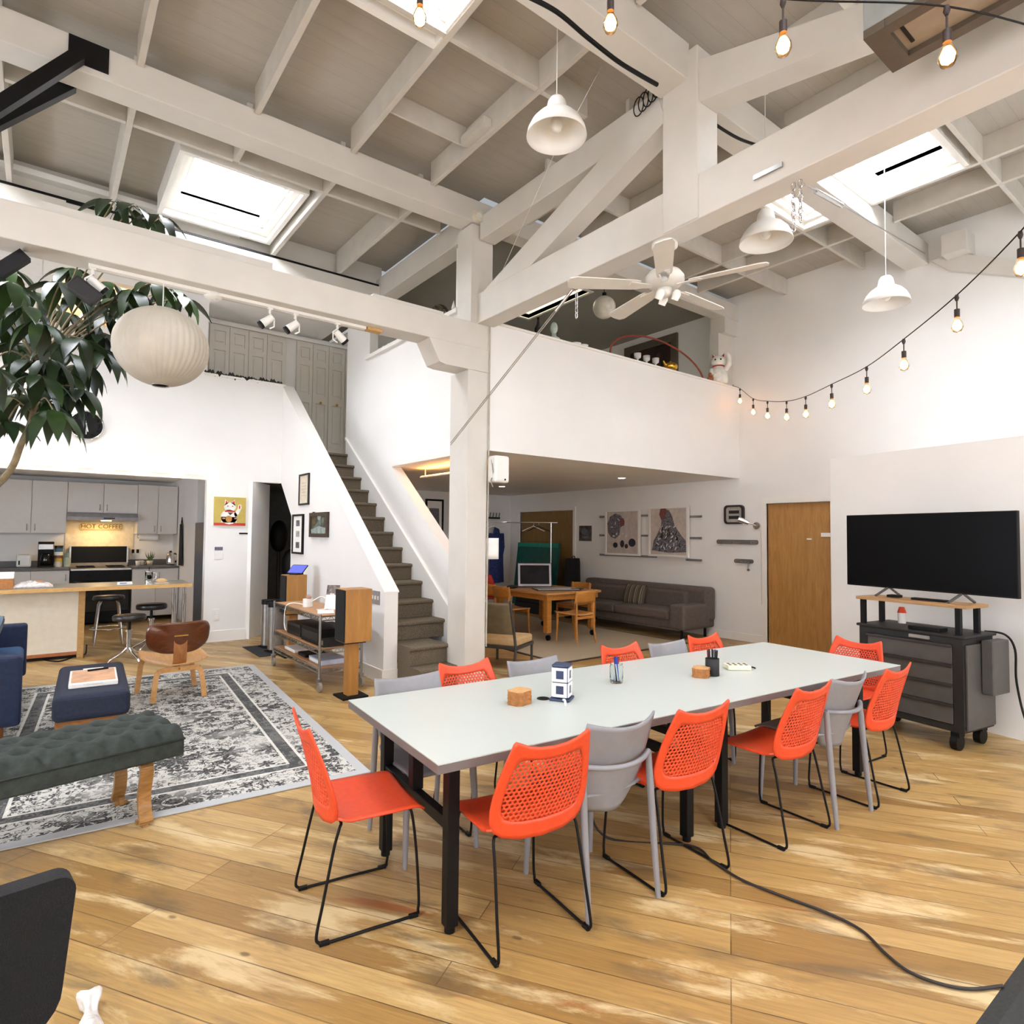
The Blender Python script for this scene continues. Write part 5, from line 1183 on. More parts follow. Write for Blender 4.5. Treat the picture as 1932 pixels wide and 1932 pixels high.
for x in (-.225, .225):
    for y in (-.77, .77):
        MB().cyl((x, y, .12), (x, y, .78), .0135, n=14).cyl((x, y, .12), (x, y, .135), .03, n=14).build('leg', STEEL, t)
        MB().bar((x, y, .07), (x, y, .12), .04, .04).build('caster_fork', STEEL, t); MB().cyl((x-.014, y-.015, .05), (x+.014, y-.015, .05), .05, n=18).build('caster', M('grey_rubber', '#8d867c', .6) if x < 0 and y < 0 else bpy.data.materials['grey_rubber'], t, bevel=.006)
def boxthing(nm, lab, cat, x0, x1, y0, y1, z0, z1, mat, part, pm, inset):
    t = thing(nm, lab, cat, ((x0+x1)/2, (y0+y1)/2, z0)); a, b_, h = (x1-x0)/2, (y1-y0)/2, z1-z0
    MB().box(-a, a, -b_, b_, 0, h).build('case', mat, t, bevel=.005); MB().box(-a-.003, -a, -b_*inset, b_*inset, h*.25, h*.75).build(part, pm, t); return t
boxthing('amplifier', 'black amplifier on the middle shelf of the wire cart', 'amplifier', 2.32, 2.68, 6.3, 6.85, .431, .60, BLACK, 'front_panel', BLACKM, .9)
boxthing('receiver', 'black receiver with cables at the far end of the cart middle shelf', 'receiver', 2.34, 2.68, 6.95, 7.4, .431, .57, BLACKM, 'front_panel', BLACK, .9)
boxthing('player', 'dark record player on the lower end of the cart middle shelf nearest the room', 'player', 2.33, 2.69, 6.2, 6.27, .431, .52, BLACKM, 'front_panel', STEEL, .8)
boxthing('book', 'pale blue folder on the bottom shelf of the wire cart', 'folder', 2.33, 2.60, 6.25, 6.62, .236, .29, M('pale_blue', '#b9c2d6', .6), 'spine', PAPER, .8); boxthing('book', 'black notebook on the bottom shelf of the wire cart', 'notebook', 2.34, 2.6, 6.75, 7.0, .236, .27, BLACK, 'spine', BLACKM, .8)
boxthing('book', 'white stack of papers at the far end of the cart bottom shelf', 'papers', 2.33, 2.6, 7.1, 7.45, .236, .27, PAPER, 'spine', WPLAS, .9)
SPW = WOOD('speaker_veneer', '#9a6a30', '#b07d3d', .45, 3, (4, 4, .7))
def speaker(lab1, lab2, x0, y0, zb, zt, w=.27, d=.25):
    t = thing('loudspeaker', lab1, 'loudspeaker', (x0, y0, zb)); MB().box(0, w, 0, d, 0, zt-zb).build('cabinet', SPW, t, bevel=.004); MB().box(-.012, 0, .008, d-.008, .008, zt-zb-.008).build('grille', M('grille_cloth', '#0e0d0d', .95, var=.2, scale=200) if 'grille_cloth' not in bpy.data.materials else bpy.data.materials['grille_cloth'], t, bevel=.004)
    s = thing('speaker_stand', lab2, 'stand', (x0+.12, y0+.13, 0)); MB().box(-.13, .13, -.13, .13, 0, .02).build('base', BLACK, s, bevel=.003); MB().box(-.055, .055, -.055, .055, .02, zb-.015).build('column', SPW, s, bevel=.003); MB().box(-.11, .11, -.09, .09, zb-.015, zb-.001).build('top_plate', BLACK, s)
    return t
q = gy(645, 1112, 5.72)
speaker('wooden loudspeaker with black front on a stand at the near end of the wire cart', 'wooden column speaker stand at the near end of the wire cart', 2.35, 5.68, .545, 1.06)
speaker('wooden loudspeaker at the far end of the wire cart carrying the tablet', 'wooden column speaker stand between the steel bins and the wire cart', 2.52, 8.02, .56, 1.06, .26, .25)
t = thing('tablet', 'tablet with blue screen tilted on a stand on the far loudspeaker', 'tablet', (2.66, 8.13, 1.061), RZ(-55)); T1 = frame_mtx((0, 0, .03), (1, 0, 0), (0, .75, .6)); MB().poly([rr2(.12, .085, .012)], lambda a, b, t_: T1 @ Vector((a, b+.06, t_)), -.004, .004).build('case', BLACK, t); MB().poly([rr2(.11, .075, .004)], lambda a, b, t_: T1 @ Vector((a, b+.06, t_)), .004, .005).build('screen', EM('tablet_screen', '#4a54b8', .6), t); MB().box(-.06, .06, -.05, .09, 0, .02).build('stand', BLACK, t, bevel=.004)
ZC = .766
t = thing('wifi_router', 'white cylinder hub on the wire cart top', 'router', (2.44, 7.0, ZC)); MB().cyl((0, 0, 0), (0, 0, .09), .055, n=24).build('body', WPLAS, t, bevel=.008); MB().ball((.01, 0, .11), .03, 14, 8).build('top_ball', M('pinkish_knob', '#b58f80', .5), t)
tag(MB().tube(catmull([(2.46, 6.94, ZC+.06), (2.55, 6.85, ZC+.12), (2.60, 6.72, ZC+.03), (2.5, 6.62, ZC+.008), (2.4, 6.6, ZC+.008)], 6), .006).build('white_cable', WPLAS), 'white cord curling over the wire cart top', 'cable')
tag(MB().tube(catmull([(2.42, 7.06, ZC+.02), (2.33, 7.2, ZC+.03), (2.27, 7.25, ZC-.02), (2.262, 7.26, ZC-.2), (2.262, 7.2, ZC-.28)], 6), .006).build('white_cable', WPLAS), 'white cord hanging over the front edge of the wire cart', 'cable')
t = thing('photo_card', 'small picture leaning on a white stand on the wire cart', 'picture', (2.56, 6.62, ZC), RZ(-50)); P1 = frame_mtx((0, 0, .0), (1, 0, 0), (0, .25, 1)); MB().poly([R(-.075, .075, .10, .27)], lambda a, b, t_: P1 @ Vector((a, b, t_)), -.004, .004).build('print', M('dark_collage', '#6a5d58', .5, var=.5, scale=20), t); MB().poly([R(-.07, .07, 0, .16)], lambda a, b, t_: P1 @ Vector((a, b, t_)), .006, .011).build('card', PAPER, t); MB().bar((0, .03, .17), (0, .12, .0), .05, .006).build('prop', WPLAS, t)
tag(MB().poly([[(2.31, 6.33), (2.47, 6.28), (2.57, 6.55), (2.41, 6.6)]], mpz, ZC, ZC+.003).build('paper_sheet', PAPER), 'white sheet of paper lying on the wire cart top', 'paper')
def binn(lab, x, y):
    t = thing('step_bin', lab, 'bin', (x, y, .008), RZ(-10), 'slim steel step bins'); MB().poly([rr2(.13, .10, .09)], mpz, .03, .60).build('body', STEEL, t); MB().poly([rr2(.132, .102, .09)], mpz, .60, .66).build('lid', BLACK, t, bevel=.02); MB().poly([rr2(.133, .103, .09)], mpz, 0, .035).build('base', BLACK, t); MB().box(-.17, -.12, -.03, .03, .015, .03).build('pedal', BLACK, t, bevel=.004)
binn('slim steel step bin nearer the dark doorway', 2.60, 8.93); binn('slim steel step bin nearer the far loudspeaker', 2.58, 8.55)
tag(MB().box(2.28, 2.78, 8.30, 9.15, .001, .007).build('floor_mat', M('black_mat', '#1c1d20', .9)), 'black mat on the floor under the two steel bins', 'mat')
# things on the stair wall
def hwf(u0, v0, u1, v1): a, b_ = gx(u0, v0, HW0), gx(u1, v1, HW0); return (a.y, a.z), (b_.y, b_.z)
c0, c1 = hwf(567, 896, 584, 952); t, m_, z_ = pic('framed_certificate', 'narrow dark framed document highest on the stair wall', 'picture', ('x', HW0), c0, c1, BLACKM, M('aged_paper', '#d8cdb8', .7, var=.05), .025, .025); art(t, 'text_lines', M('faint_ink', '#b0a48e', .7), [[(.25, y), (.75, y), (.75, y+.012), (.25, y+.012)] for y in (.3, .4, .5, .6, .7)], m_, z_)
c0, c1 = hwf(555, 971, 573, 1046); t, m_, z_ = pic('photo_strip_frame', 'black frame holding three small photos lowest on the stair wall', 'picture', ('x', HW0), c0, c1, BLACK, PAPER, .028, .03)
art(t, 'photo_print', M('grey_photo', '#5e6064', .5, var=.4, scale=20), [[(.33, y), (.67, y), (.67, y+.15), (.33, y+.15)] for y in (.15, .70)], m_, z_); art(t, 'middle_photo', M('pale_photo', '#a8aaa4', .5, var=.3, scale=20), [[(.33, .43), (.67, .43), (.67, .58), (.33, .58)]], m_, z_)
c0, c1 = hwf(588, 968, 621, 1014); t, m_, z_ = pic('landscape_painting', 'small dark framed landscape painting on the stair wall', 'picture', ('x', HW0), c0, c1, M('dark_wood_frame', '#3c2a1c', .5), M('landscape_ground', '#59645c', .6, var=.35, scale=9), .05, .035)
art(t, 'tree_print', M('brown_trees', '#4c4029', .6, var=.3, scale=20), [ell(.2, .75, .2, .3, 14), [(.6, .3), (.64, .9), (.68, .3)], [(.75, .35), (.8, .95), (.85, .35)]], m_, z_); art(t, 'water', M('pale_water', '#8a9a94', .4, var=.2, scale=20), [[(.02, .08), (.98, .08), (.98, .35), (.5, .45), (.02, .3)]], m_, z_+.0006); art(t, 'sky', M('pale_sky', '#93a096', .5), [ell(.52, .8, .1, .12, 12)], m_, z_+.0006)
c0, c1 = hwf(697, 1114, 717, 1140); t = thing('light_switch', 'grey four gang switch plate near the foot of the stair wall', 'switch', (HW0-.001, (c0[0]+c1[0])/2, (c0[1]+c1[1])/2)); W, H = abs(c0[0]-c1[0])/2, abs(c0[1]-c1[1])/2+.01; mpw = lambda a, b, t_: (-t_, -a, b)
MB().poly([R(-W, W, -H, H)], mpw, 0, .006).build('plate', M('grey_plate', '#a9a8a8', .35, .5), t, bevel=.002)
for k in range(4): MB().poly([R(-W+(k+.35)*W/2, -W+(k+.65)*W/2, -.02, .02)], mpw, .006, .012).build('toggle', WPLAS, t)
# lucky cat painting, switches on the kitchen pillar
def kp(u, v): p = gy(u, v, YK); return (p.x, p.z)
t, m_, z_ = pic('cat_painting', 'square canvas of a white waving cat on mustard ground beside the kitchen', 'painting', ('y', YK), kp(404, 937), kp(462, 992), None, M('mustard_paint', '#c4ad57', .6, var=.04), .0, .03)
REDC, WHC, GOC, DKC = M('red_paint', '#c83a2a', .6), M('cat_white', '#f0ece2', .6), M('gold_paint', '#c08a4a', .6), M('dark_paint', '#3a4a48', .6)
art(t, 'ground_band', REDC, [[(0, 0), (1, 0), (1, .09), (0, .09)]], m_, z_)
art(t, 'cat_body', WHC, [ell(.47, .3, .27, .26), ell(.49, .66, .19, .17), [(.32, .7), (.33, .92), (.45, .8)], [(.52, .8), (.64, .92), (.66, .7)], [(.66, .3), (.74, .34), (.86, .62), (.84, .74), (.76, .75), (.74, .6), (.62, .42)], [(.22, .1), (.72, .1), (.72, .3), (.22, .3)]], m_, z_+.0006)
art(t, 'ears', REDC, [[(.34, .77), (.355, .88), (.43, .80)], [(.54, .80), (.625, .88), (.64, .77)]], m_, z_+.001); art(t, 'collar', REDC, [[(.33, .47), (.66, .47), (.66, .52), (.33, .52)], [(.77, .6), (.82, .6), (.82, .72), (.78, .72)]], m_, z_+.001)
art(t, 'markings', DKC, [ell(.42, .68, .02, .02, 8), ell(.57, .68, .02, .02, 8), [(.42, .46), (.6, .46), (.5, .36)]], m_, z_+.0014); art(t, 'coin', GOC, [ell(.46, .23, .1, .12), ell(.68, .25, .05, .03, 8), ell(.3, .25, .05, .03, 8)], m_, z_+.0014)
def wallplate(nm, lab, cat, u0, v0, u1, v1, mat, parts):
    a, b_ = kp(u0, v0), kp(u1, v1); t = thing(nm, lab, cat, ((a[0]+b_[0])/2, YK-.001, (a[1]+b_[1])/2)); W, H = abs(a[0]-b_[0])/2, abs(a[1]-b_[1])/2
    MB().box(-W, W, -.01, 0, -H, H).build('plate', mat, t, bevel=.002)
    for pn, x0, x1, z0, z1, pm in parts: MB().box(x0*W, x1*W, -.016, -.01, z0*H, z1*H).build(pn, pm, t, bevel=.001)
wallplate('thermostat', 'small dark thermostat display on the pillar under the cat painting', 'thermostat', 405, 1032, 420, 1038, M('dark_display', '#4a4560', .4), [('screen', -.9, .9, -.6, .6, M('purple_grey', '#5b566e', .3))])
wallplate('light_switch', 'white two gang switch plate on the pillar below the thermostat', 'switch', 404, 1041, 420, 1055, WPLAS, [('toggle', -.4, -.15, -.4, .4, TRIMW), ('toggle', .2, .8, -.3, .3, TRIMW)])
wallplate('wall_outlet', 'white outlet low on the pillar right of the kitchen', 'outlet', 402, 1150, 413, 1170, WPLAS, [('socket', -.5, .5, .1, .7, TRIMW), ('socket', -.5, .5, -.7, -.1, TRIMW)])
wallplate('caption_strip', 'thin dark caption strip below the cat painting', 'label strip', 451, 1005, 467, 1008, BLACKM, [('face', -.9, .9, -.5, .5, BLACK)])
p = Vector((2.487, YK, 0))+Vector((.628, .778, 0))*.14; q = gy(477, 1000, YK+.1)
o = MB().poly([R(-.04, .04, -.05, .05)], lambda a, b, t_: (a*.628+t_*.778, a*.778-t_*.628, b), .0, .004).build('sticky_note', M('yellow_note', '#d9d77a', .7)); o.location = (p.x+.004, p.y-.003, 1.63); tag(o, 'yellow sticky note on the side wall of the dark doorway', 'note')
t = thing('coat_tree', 'dark coat tree with clothes standing in the dark room behind the doorway', 'coat stand', (3.30, 11.0, 0)); MB().cyl((0, 0, .03), (0, 0, 1.75), .03).build('pole', BLACKM, t); MB().cyl((0, 0, 0), (0, 0, .03), .2, n=20).build('base', BLACK, t)
MB().ball((0, 0, 1.55), (.16, .14, .28), 14, 10).build('hung_scarf', BLACK, t); MB().ball((.2, -.05, 1.05), (.16, .12, .28), 14, 10).build('hung_bag', BLACKM, t)
# clock
c = gy(163, 803, YK); t = thing('wall_clock', 'round black wall clock with white numerals and chrome rim above the kitchen', 'clock', (c.x, YK-.002, c.z)); RC = .195
MB().lathe([(RC-.018, 0), (RC, 0), (RC+.004, .02), (RC-.004, .045), (RC-.016, .045), (RC-.02, .03)], n=48, mtx=Matrix.Rotation(pi/2, 4, 'X')).build('rim', CHROME, t); MB().cyl((0, 0, 0), (0, -.025, 0), RC-.014, n=48).build('dial', BLACK, t)
for h in range(1, 13):
    a = pi/2-h*pi/6; vs, fs = text(str(h), .052); MB().add([(x_+cos(a)*.145, -.0265, y_+sin(a)*.145) for x_, y_, z__ in vs], fs).build('numeral', WPLAS, t)
def hand(ang, L, w, nm):
    d = Vector((sin(ang), 0, cos(ang))); MB().bar(Vector((0, -.029, 0))-d*.03, Vector((0, -.029, 0))+d*L, w, .003, (0, 1, 0)).build(nm, WPLAS, t)
hand(radians(168), .085, .012, 'hour_hand'); hand(radians(181), .12, .008, 'minute_hand'); hand(radians(-8), .06, .004, 'second_hand')
# ---------------------------------------------------------------- hanging things
ENAM = M('white_enamel', '#eceae4', .35, var=.01)
def pendant(p, lab, D=.43):
    t = thing('pendant_lamp', lab, 'pendant lamp', (p[0], p[1], p[2]), 0, 'white bell pendant lamps'); k = D/.43
    prof = [(.215, 0), (.205, .045), (.18, .095), (.14, .14), (.095, .17), (.075, .185), (.07, .22), (.062, .255), (.045, .28), (.015, .292), (0, .293)]
    MB().lathe([(r*k, z*k) for r, z in prof], n=40).build('shade', ENAM, t, solid=.004)
    MB().ball((0, 0, .09*k), (.045*k, .045*k, .06*k), 18, 12).build('bulb', M('unlit_bulb', '#e5e2da', .3) if 'unlit_bulb' not in bpy.data.materials else bpy.data.materials['unlit_bulb'], t)
    MB().cyl((0, 0, .15*k), (0, 0, .24*k), .025, n=14).build('socket', WPLAS, t)
    MB().cyl((0, 0, .29*k), (0, 0, ZD-p[2]), .004, n=6).cyl((0, 0, ZD-p[2]-.02), (0, 0, ZD-p[2]), .04, n=14).build('cord', WPLAS, t)
def pend_at(u, v, w, D): r = gd(u, v, D*FPX/w); return (r.x, r.y, r.z-.0)
pendant(pend_at(1050, 258, 113, .43), 'largest white bell pendant lamp, hanging highest left of the truss post')
pendant(pend_at(1445, 458, 95, .43), 'white bell pendant lamp just right of the ceiling fan under a skylight')
pendant(pend_at(1672, 574, 80, .43), 'small looking white bell pendant lamp farthest right in front of the right wall')
# fan
FW = M('fan_white', '#dcd9d0', .35, var=.01)
fx, fy = 3.81, gx(1254, 500, 3.81).y
t = thing('ceiling_fan', 'white five blade ceiling fan under the truss', 'ceiling fan', (fx, fy, 0))
MB().lathe([(0, 3.905), (.10, 3.905), (.10, 3.87), (.06, 3.84), (.02, 3.83), (0, 3.83)], n=28).build('canopy', FW, t); MB().cyl((0, 0, 3.670), (0, 0, 3.85), .018).build('rod', FW, t)
MB().lathe([(0, 3.700), (.06, 3.695), (.12, 3.670), (.15, 3.630), (.15, 3.590), (.12, 3.560), (.07, 3.545), (0, 3.540)], n=32).build('motor', FW, t)
MB().lathe([(0, 3.540), (.055, 3.540), (.05, 3.490), (.03, 3.475), (0, 3.470)], n=24).build('hub', FW, t)
for k in range(3): a = k*2*pi/3+1; MB().lathe([(.028, .0), (.034, .05), (.02, .075), (0, .08)], n=14, mtx=Matrix.Translation((.075*cos(a), .075*sin(a), 3.440)) @ Matrix.Rotation(.5, 4, 'X')).build('lamp_cup', ENAM, t)
for k, a in enumerate((218, 290, 2, 74, 146)):
    m = Matrix.Rotation(radians(a), 4, 'Z') @ Matrix.Translation((0, 0, 3.565)) @ Matrix.Rotation(radians(12), 4, 'X')
    bl = [(.2, -.052), (.25, -.06), (.70, -.075), (.755, -.055), (.765, 0), (.755, .055), (.70, .075), (.25, .06), (.2, .052)]
    d = MB().poly([bl], lambda x, y, z, m=m: m @ Vector((x, y, z)), -.004, .004).build('blade', FW, t, bevel=.002)
    MB().poly([[(.10, -.02), (.27, -.045), (.29, 0), (.27, .045), (.10, .02)]], lambda x, y, z, m=m: m @ Vector((x, y, z)), -.012, -.004).build('blade_iron', CHROME if k == 0 else FW, d)
# ribbed ball lamp
p = gy(305, 655, 5.6); t = thing('bubble_lamp', 'large ribbed off-white ball lamp hanging from the tie beam', 'pendant lamp', (p.x, p.y, p.z))
NR = 44
def bub(u, v):
    th = .16+(pi-.34)*v; ph = 2*pi*u; r = .345*(1-.018*(1-abs(cos(NR/2*ph)))*sin(th)); return (r*sin(th)*cos(ph), r*sin(th)*sin(ph), .315*cos(th))
MB().grid(bub, NR*5, 36, closed_u=True).build('shade', M('lamp_skin', '#bdb6a7', .6, var=.03, scale=8), t)
MB().tube([(.052*cos(2*pi*k/20), .052*sin(2*pi*k/20), .312) for k in range(20)], .005, 6, closed=True).tube([(.062*cos(2*pi*k/20), .062*sin(2*pi*k/20), -.31) for k in range(20)], .006, 6, closed=True).build('ring', STEEL, t)
MB().cyl((0, 0, .30), (0, 0, 3.63-p.z), .004, n=6).build('cord', WPLAS, t)
# string lights
GLOW = EM('filament_glow', '#ffb257', 55.); AMB = GLASS('amber_glass', '#ffdfae'); GLOWS = EM('small_bulb_glow', '#ffd089', 26.)
SOCK = M('socket_rubber', '#2a1d1a', .6)
def bulb_string(name, lab, pts, drop, extra0, extra1, scale=1.0):
    t = thing(name, lab, 'string lights'); P_ = [Vector(p) for p in pts]
    MB().tube(catmull(extra0+P_+extra1, 6), .004, 6).build('cord', BLACK, t)
    for p in P_:
        s = MB().lathe([(0, .004), (.009, .002), (.013, -.02), (.006, -.038), (0, -.038)], p, 10).cyl(p-Vector((0, 0, .04)), p-Vector((0, 0, drop)), .004, n=6).cyl(p-Vector((0, 0, drop)), p-Vector((0, 0, drop+.05)), .0155*scale, .0155*scale, n=12).build('socket', SOCK, t)
        q = p-Vector((0, 0, drop+.05)); k = scale
        b = MB().lathe([(.012*k, 0), (.016*k, -.012*k), (.03*k, -.045*k), (.032*k, -.065*k), (.022*k, -.088*k), (0, -.098*k)], q, 16).build('bulb', AMB, t)
        MB().lathe([(0, -.015*k), (.010*k, -.02*k), (.023*k, -.05*k), (.02*k, -.07*k), (0, -.088*k)], q, 10).build('filament', GLOW, b)
def solve(J, d0, s):
    P_ = [CAM+ray(*J[0])*d0]
    for u in J[1:]:
        r = ray(*u); o = CAM-P_[-1]; a = r.dot(r); b = 2*o.dot(r); c = o.dot(o)-s*s; D = b*b-4*a*c
        P_.append(CAM+r*((-b-math.sqrt(D))/(2*a) if D > 0 else -b/(2*a)))
    return P_
JS = solve([(1396, 733), (1421, 752), (1448, 757), (1484, 757), (1520, 748), (1569, 725), (1635, 692), (1705, 640), (1805, 557), (1925, 437)], 9.3, .70)
bulb_string('string_lights', 'string of ten warm bulbs swagging from the balcony corner along the right wall', JS, .09, [Vector((8.45, 5.40, 3.97)), Vector((8.40, 5.38, 3.94))], [JS[-1]+(JS[-1]-JS[-2])*1.0+Vector((0, 0, .06))])
tops = [CAM+ray(793, -45)*3.0, CAM+ray(1152, -38)*2.8, CAM+ray(1477, -2)*2.6, CAM+ray(1786, 12)*2.45]
bulb_string('string_lights', 'string of four warm bulbs hanging along the top edge of the photo', tops, .10, [tops[0]+(tops[0]-tops[1])*.8+Vector((0, 0, .25))], [tops[3]+Vector((.62, -.25, .03))], 1.05)
t = thing('string_lights', 'row of six small warm bulbs along the top of the kitchen opening', 'string lights')
kp_ = [gy(u, v, YK-.035) for u, v in ((52, 877), (128, 880), (200, 885), (268, 890), (334, 893), (396, 898))]
MB().tube([Vector((-1.2, YK-.02, 2.435))]+[q+Vector((0, .015, 0)) for q in kp_], .006, 6).build('cord', WPLAS, t)
for q in kp_:
    b = MB().cyl((q.x, YK-.001, q.z), (q.x, YK-.03, q.z), .016, n=10).build('socket', WPLAS, t); MB().ball(q+Vector((0, -.012, 0)), .028, 14, 10).build('bulb', GLOWS, b)
# heater, brackets, cables
HB, HG = M('heater_brown', '#4b4236', .5), M('heater_grey', '#7c817f', .45, var=.04)
t = thing('unit_heater', 'grey box heater hanging at the top right in front of the truss', 'heater', (3.235, .80, 4.0))
MB().poly([R(-.172, .172, -.60, .455), R(-.11, .11, -.50, .36)], mpz, 0, .04).build('bottom_frame', HB, t, bevel=.004); MB().box(-.172, .172, -.60, .455, .04, .62).build('casing', HG, t, bevel=.006); MB().box(-.11, .11, -.50, .36, .028, .04).build('bottom_panel', M('heater_panel', '#8f8371', .5), t)
MB().box(-.095, .06, .315, .33, .022, .03).build('slot', BLACK, t)
for y in (-.45, .3): MB().cyl((0, y, .62), (0, y, ZD-4.0), .008, n=8).build('hanging_rod', STEEL, t)
bp = R(.046, .296, 5.06, 5.25); struct('brace_plate', MB().poly([bp], mpy, YB-.014, YB-.001), STEELB)
def br(name, p, q): struct(name, MB().bar(p, q, .085, .085, (0, 1, 0)), STEELB)
p, q = gy(150, 105, 5.41), gy(0, 200, 5.41); br('steel_brace', p, q+(q-p)*1.6)
p, q = gy(135, 160, 5.76), gy(0, 228, 5.76); br('steel_brace', p, q+(q-p)*1.6)
p, q = gy(48, 482, 5.62), gy(0, 512, 5.62); br('steel_brace', p, q+(q-p)*4)
p, q = gy(125, 374, 7.99), gy(178, 396, 7.99); struct('brace_plate', MB().box(p.x, q.x, 7.985, 7.999, q.z, p.z), STEELB)
struct('trim_gap', MB().box(XL, 3.7, 7.99, 8.0, 5.125, 5.15), STEELB)  # black strip drawn along the dark line where rafters meet the header
tag(MB().tube(catmull([gy(985, -12, 2.69), gy(1050, 22, 2.69), gy(1110, 72, 2.69), gy(1165, 115, 2.69), gy(1205, 140, 2.69), gy(1240, 160, 2.69)], 6), .014).build('black_cable', BLACK), 'thick black cable running along the ridge girder to the truss post', 'cable')
tag(MB().tube(catmull([gy(1335, 224, 2.81), gy(1365, 245, 2.81), gy(1395, 262, 2.81), gy(1425, 273, 2.81)], 6), .012).build('black_cable', BLACK), 'black cable drooping behind the truss right of the post', 'cable')
b = MB(); c = gx(1226, 176, 3.69)
for k in range(5): b.tube([(c.x-.01*k, c.y+.04*k-.08+.05*cos(2*pi*j/16), c.z+.075*sin(2*pi*j/16)-.02*k) for j in range(16)], .005, 5, closed=True)
tag(b.build('wire_coil', BLACK), 'coil of black wire tucked beside the truss post top', 'wire coil')
# chains, ropes
def chain(name, lab, p, n, lk=.045):
    b = MB()
    for k in range(n):
        c = Vector(p)-Vector((0, 0, lk*(k+.5))); L = [(.013*cos(2*pi*j/12), 0, .03*sin(2*pi*j/12)) if k % 2 else (0, .013*cos(2*pi*j/12), .03*sin(2*pi*j/12)) for j in range(12)]
        b.tube([c+Vector(v) for v in L], .0042, 5, closed=True)
    tag(b.build(name, CHROME), lab, 'chain')
cz = 3.9
for u, n, lab in ((1497, 7, 'left one of two steel chains hanging under the truss below the small skylight'), (1510, 6, 'right one of two steel chains hanging under the truss below the small skylight')):
    q = gx(u, 342, 3.80); chain('steel_chain', lab, (q.x, q.y, cz), n)
q = gx(1088, 548, 3.80); chain('steel_chain', 'short steel chain hanging under the truss left of the fan', (q.x, q.y, cz), 7)
r0, r1 = gy(849, 838, 5.44), Vector((3.80, q.y+.02, 3.88)); t = thing('guy_rope', 'pair of thin ropes slanting from the white post up to the truss', 'rope')
for o_ in (-.012, .012): MB().tube([r0+Vector((0, -.01, o_)), r1+Vector((0, 0, o_))], .005, 6).build('strand', M('grey_rope', '#9a9187', .7) if o_ < 0 else bpy.data.materials['grey_rope'], t)
MB().tube([r1+(r0-r1)*.02, r1+(r0-r1)*.14], .014, 8).build('turnbuckle', CHROME, t); MB().tube([r1+Vector((0, .02*cos(2*pi*j/14), .03*sin(2*pi*j/14))) for j in range(14)], .006, 6, closed=True).build('shackle', BRASS, t)
r0, r1 = Vector((3.82, gx(1510, 345, 3.8).y, 3.89)), gx(1745, 478, 8.55); t = thing('tie_rod', 'steel tie rod with turnbuckle running from the truss to the right wall', 'rod')
MB().tube([r0, r1], .006, 6).build('rod', STEEL, t); MB().tube([r0.lerp(r1, .06), r0.lerp(r1, .20)], .018, 8).build('turnbuckle', CHROME, t)
tag(MB().tube([gd(1135, 125, 4.9), gd(1090, 210, 4.6), gd(1045, 292, 5.0), Vector((3.72, 5.2, 4.2))], .0022, 5).build('pull_string', WPLAS), 'thin white pull string hanging past the largest pendant lamp', 'string')
# track spots, detector
struct('trim_track', MB().box(.22, 2.46, 5.58, 5.63, 3.605, 3.63), TRIMW)
struct('trim_block', MB().box(2.47, 2.62, 5.56, 5.64, 3.60, 3.63), PINE)
def spot(u, lab, ang, L=.13):
    x = gy(u, 560, 5.605).x; t = thing('track_spot', lab, 'spotlight', (x, 5.605, 3.605), 0, 'white spotlights on the beam track')
    MB().cyl((0, 0, 0), (0, 0, -.05), .012, n=10).box(-.022, .022, -.015, .015, -.012, 0).build('stem', WPLAS, t); d = Vector((cos(ang)*.8, sin(ang)*.3, -.62)).normalized(); c = Vector((.03*cos(ang), 0, -.12))
    MB().tube([(0, 0, -.05), (-.045*cos(ang), .0, -.09), (-.045*cos(ang), 0, -.16), (.0, 0, -.185)], .007).build('yoke', WPLAS, t)
    MB().cyl(c-d*.06, c+d*.05, .03, .036, n=18).build('lamp_head', WPLAS, t); MB().cyl(c+d*.05, c+d*.075, .038, n=18).build('lens_ring', BLACK, t)
spot(510, 'white track spotlight right of the smoke detector', 2.6); spot(558, 'white track spotlight between two others near the closet doors', 2.6); spot(638, 'white track spotlight nearest the wooden block, turned to the right', .3); spot(173, 'white track spotlight at the left end of the track above the leaves', .1)
x = gy(150, 590, 5.605).x; q = gy(160, 550, 5.55); tag(MB().cbox(q, (.21, .10, .12), Matrix.Rotation(.6, 3, 'Y')).build('black_flag', BLACKM, bevel=.02), 'black cloth flag wrapped below the leftmost track spotlight', 'light flag')
q = gz(402, 560, 3.605); t = thing('smoke_detector', 'round white smoke detector under the tie beam', 'smoke detector', (q.x, 5.64, 3.63)); MB().lathe([(0, -.045), (.05, -.045), (.07, -.03), (.072, 0), (0, 0)], n=28).build('housing', WPLAS, t); MB().cyl((0, 0, -.049), (0, 0, -.045), .02, n=14).build('grille', TRIMW, t)
q = gy(902, 411, YB-.0); t = thing('round_sensor', 'round cream sensor cap at the top of the post head', 'sensor', (q.x-.02, YB-.002, q.z)); MB().cyl((0, 0, 0), (0, -.05, 0), .065, n=24).build('housing', M('cream_enamel2', '#d8d0bd', .4), t, bevel=.01); MB().cyl((0, -.05, 0), (0, -.055, 0), .03, n=18).build('cap', WPLAS, t)
tag(MB().tube([(PX1+.01, YB-.012, 3.9), (PX1+.01, YB-.012, 2.5), (PX1+.006, YB-.012, 1.5), (PX1+.004, YB-.012, .4)], .009, 8).build('conduit', M('painted_conduit', '#b7b0a2', .5)), 'thin painted conduit running down the right edge of the white post', 'conduit')
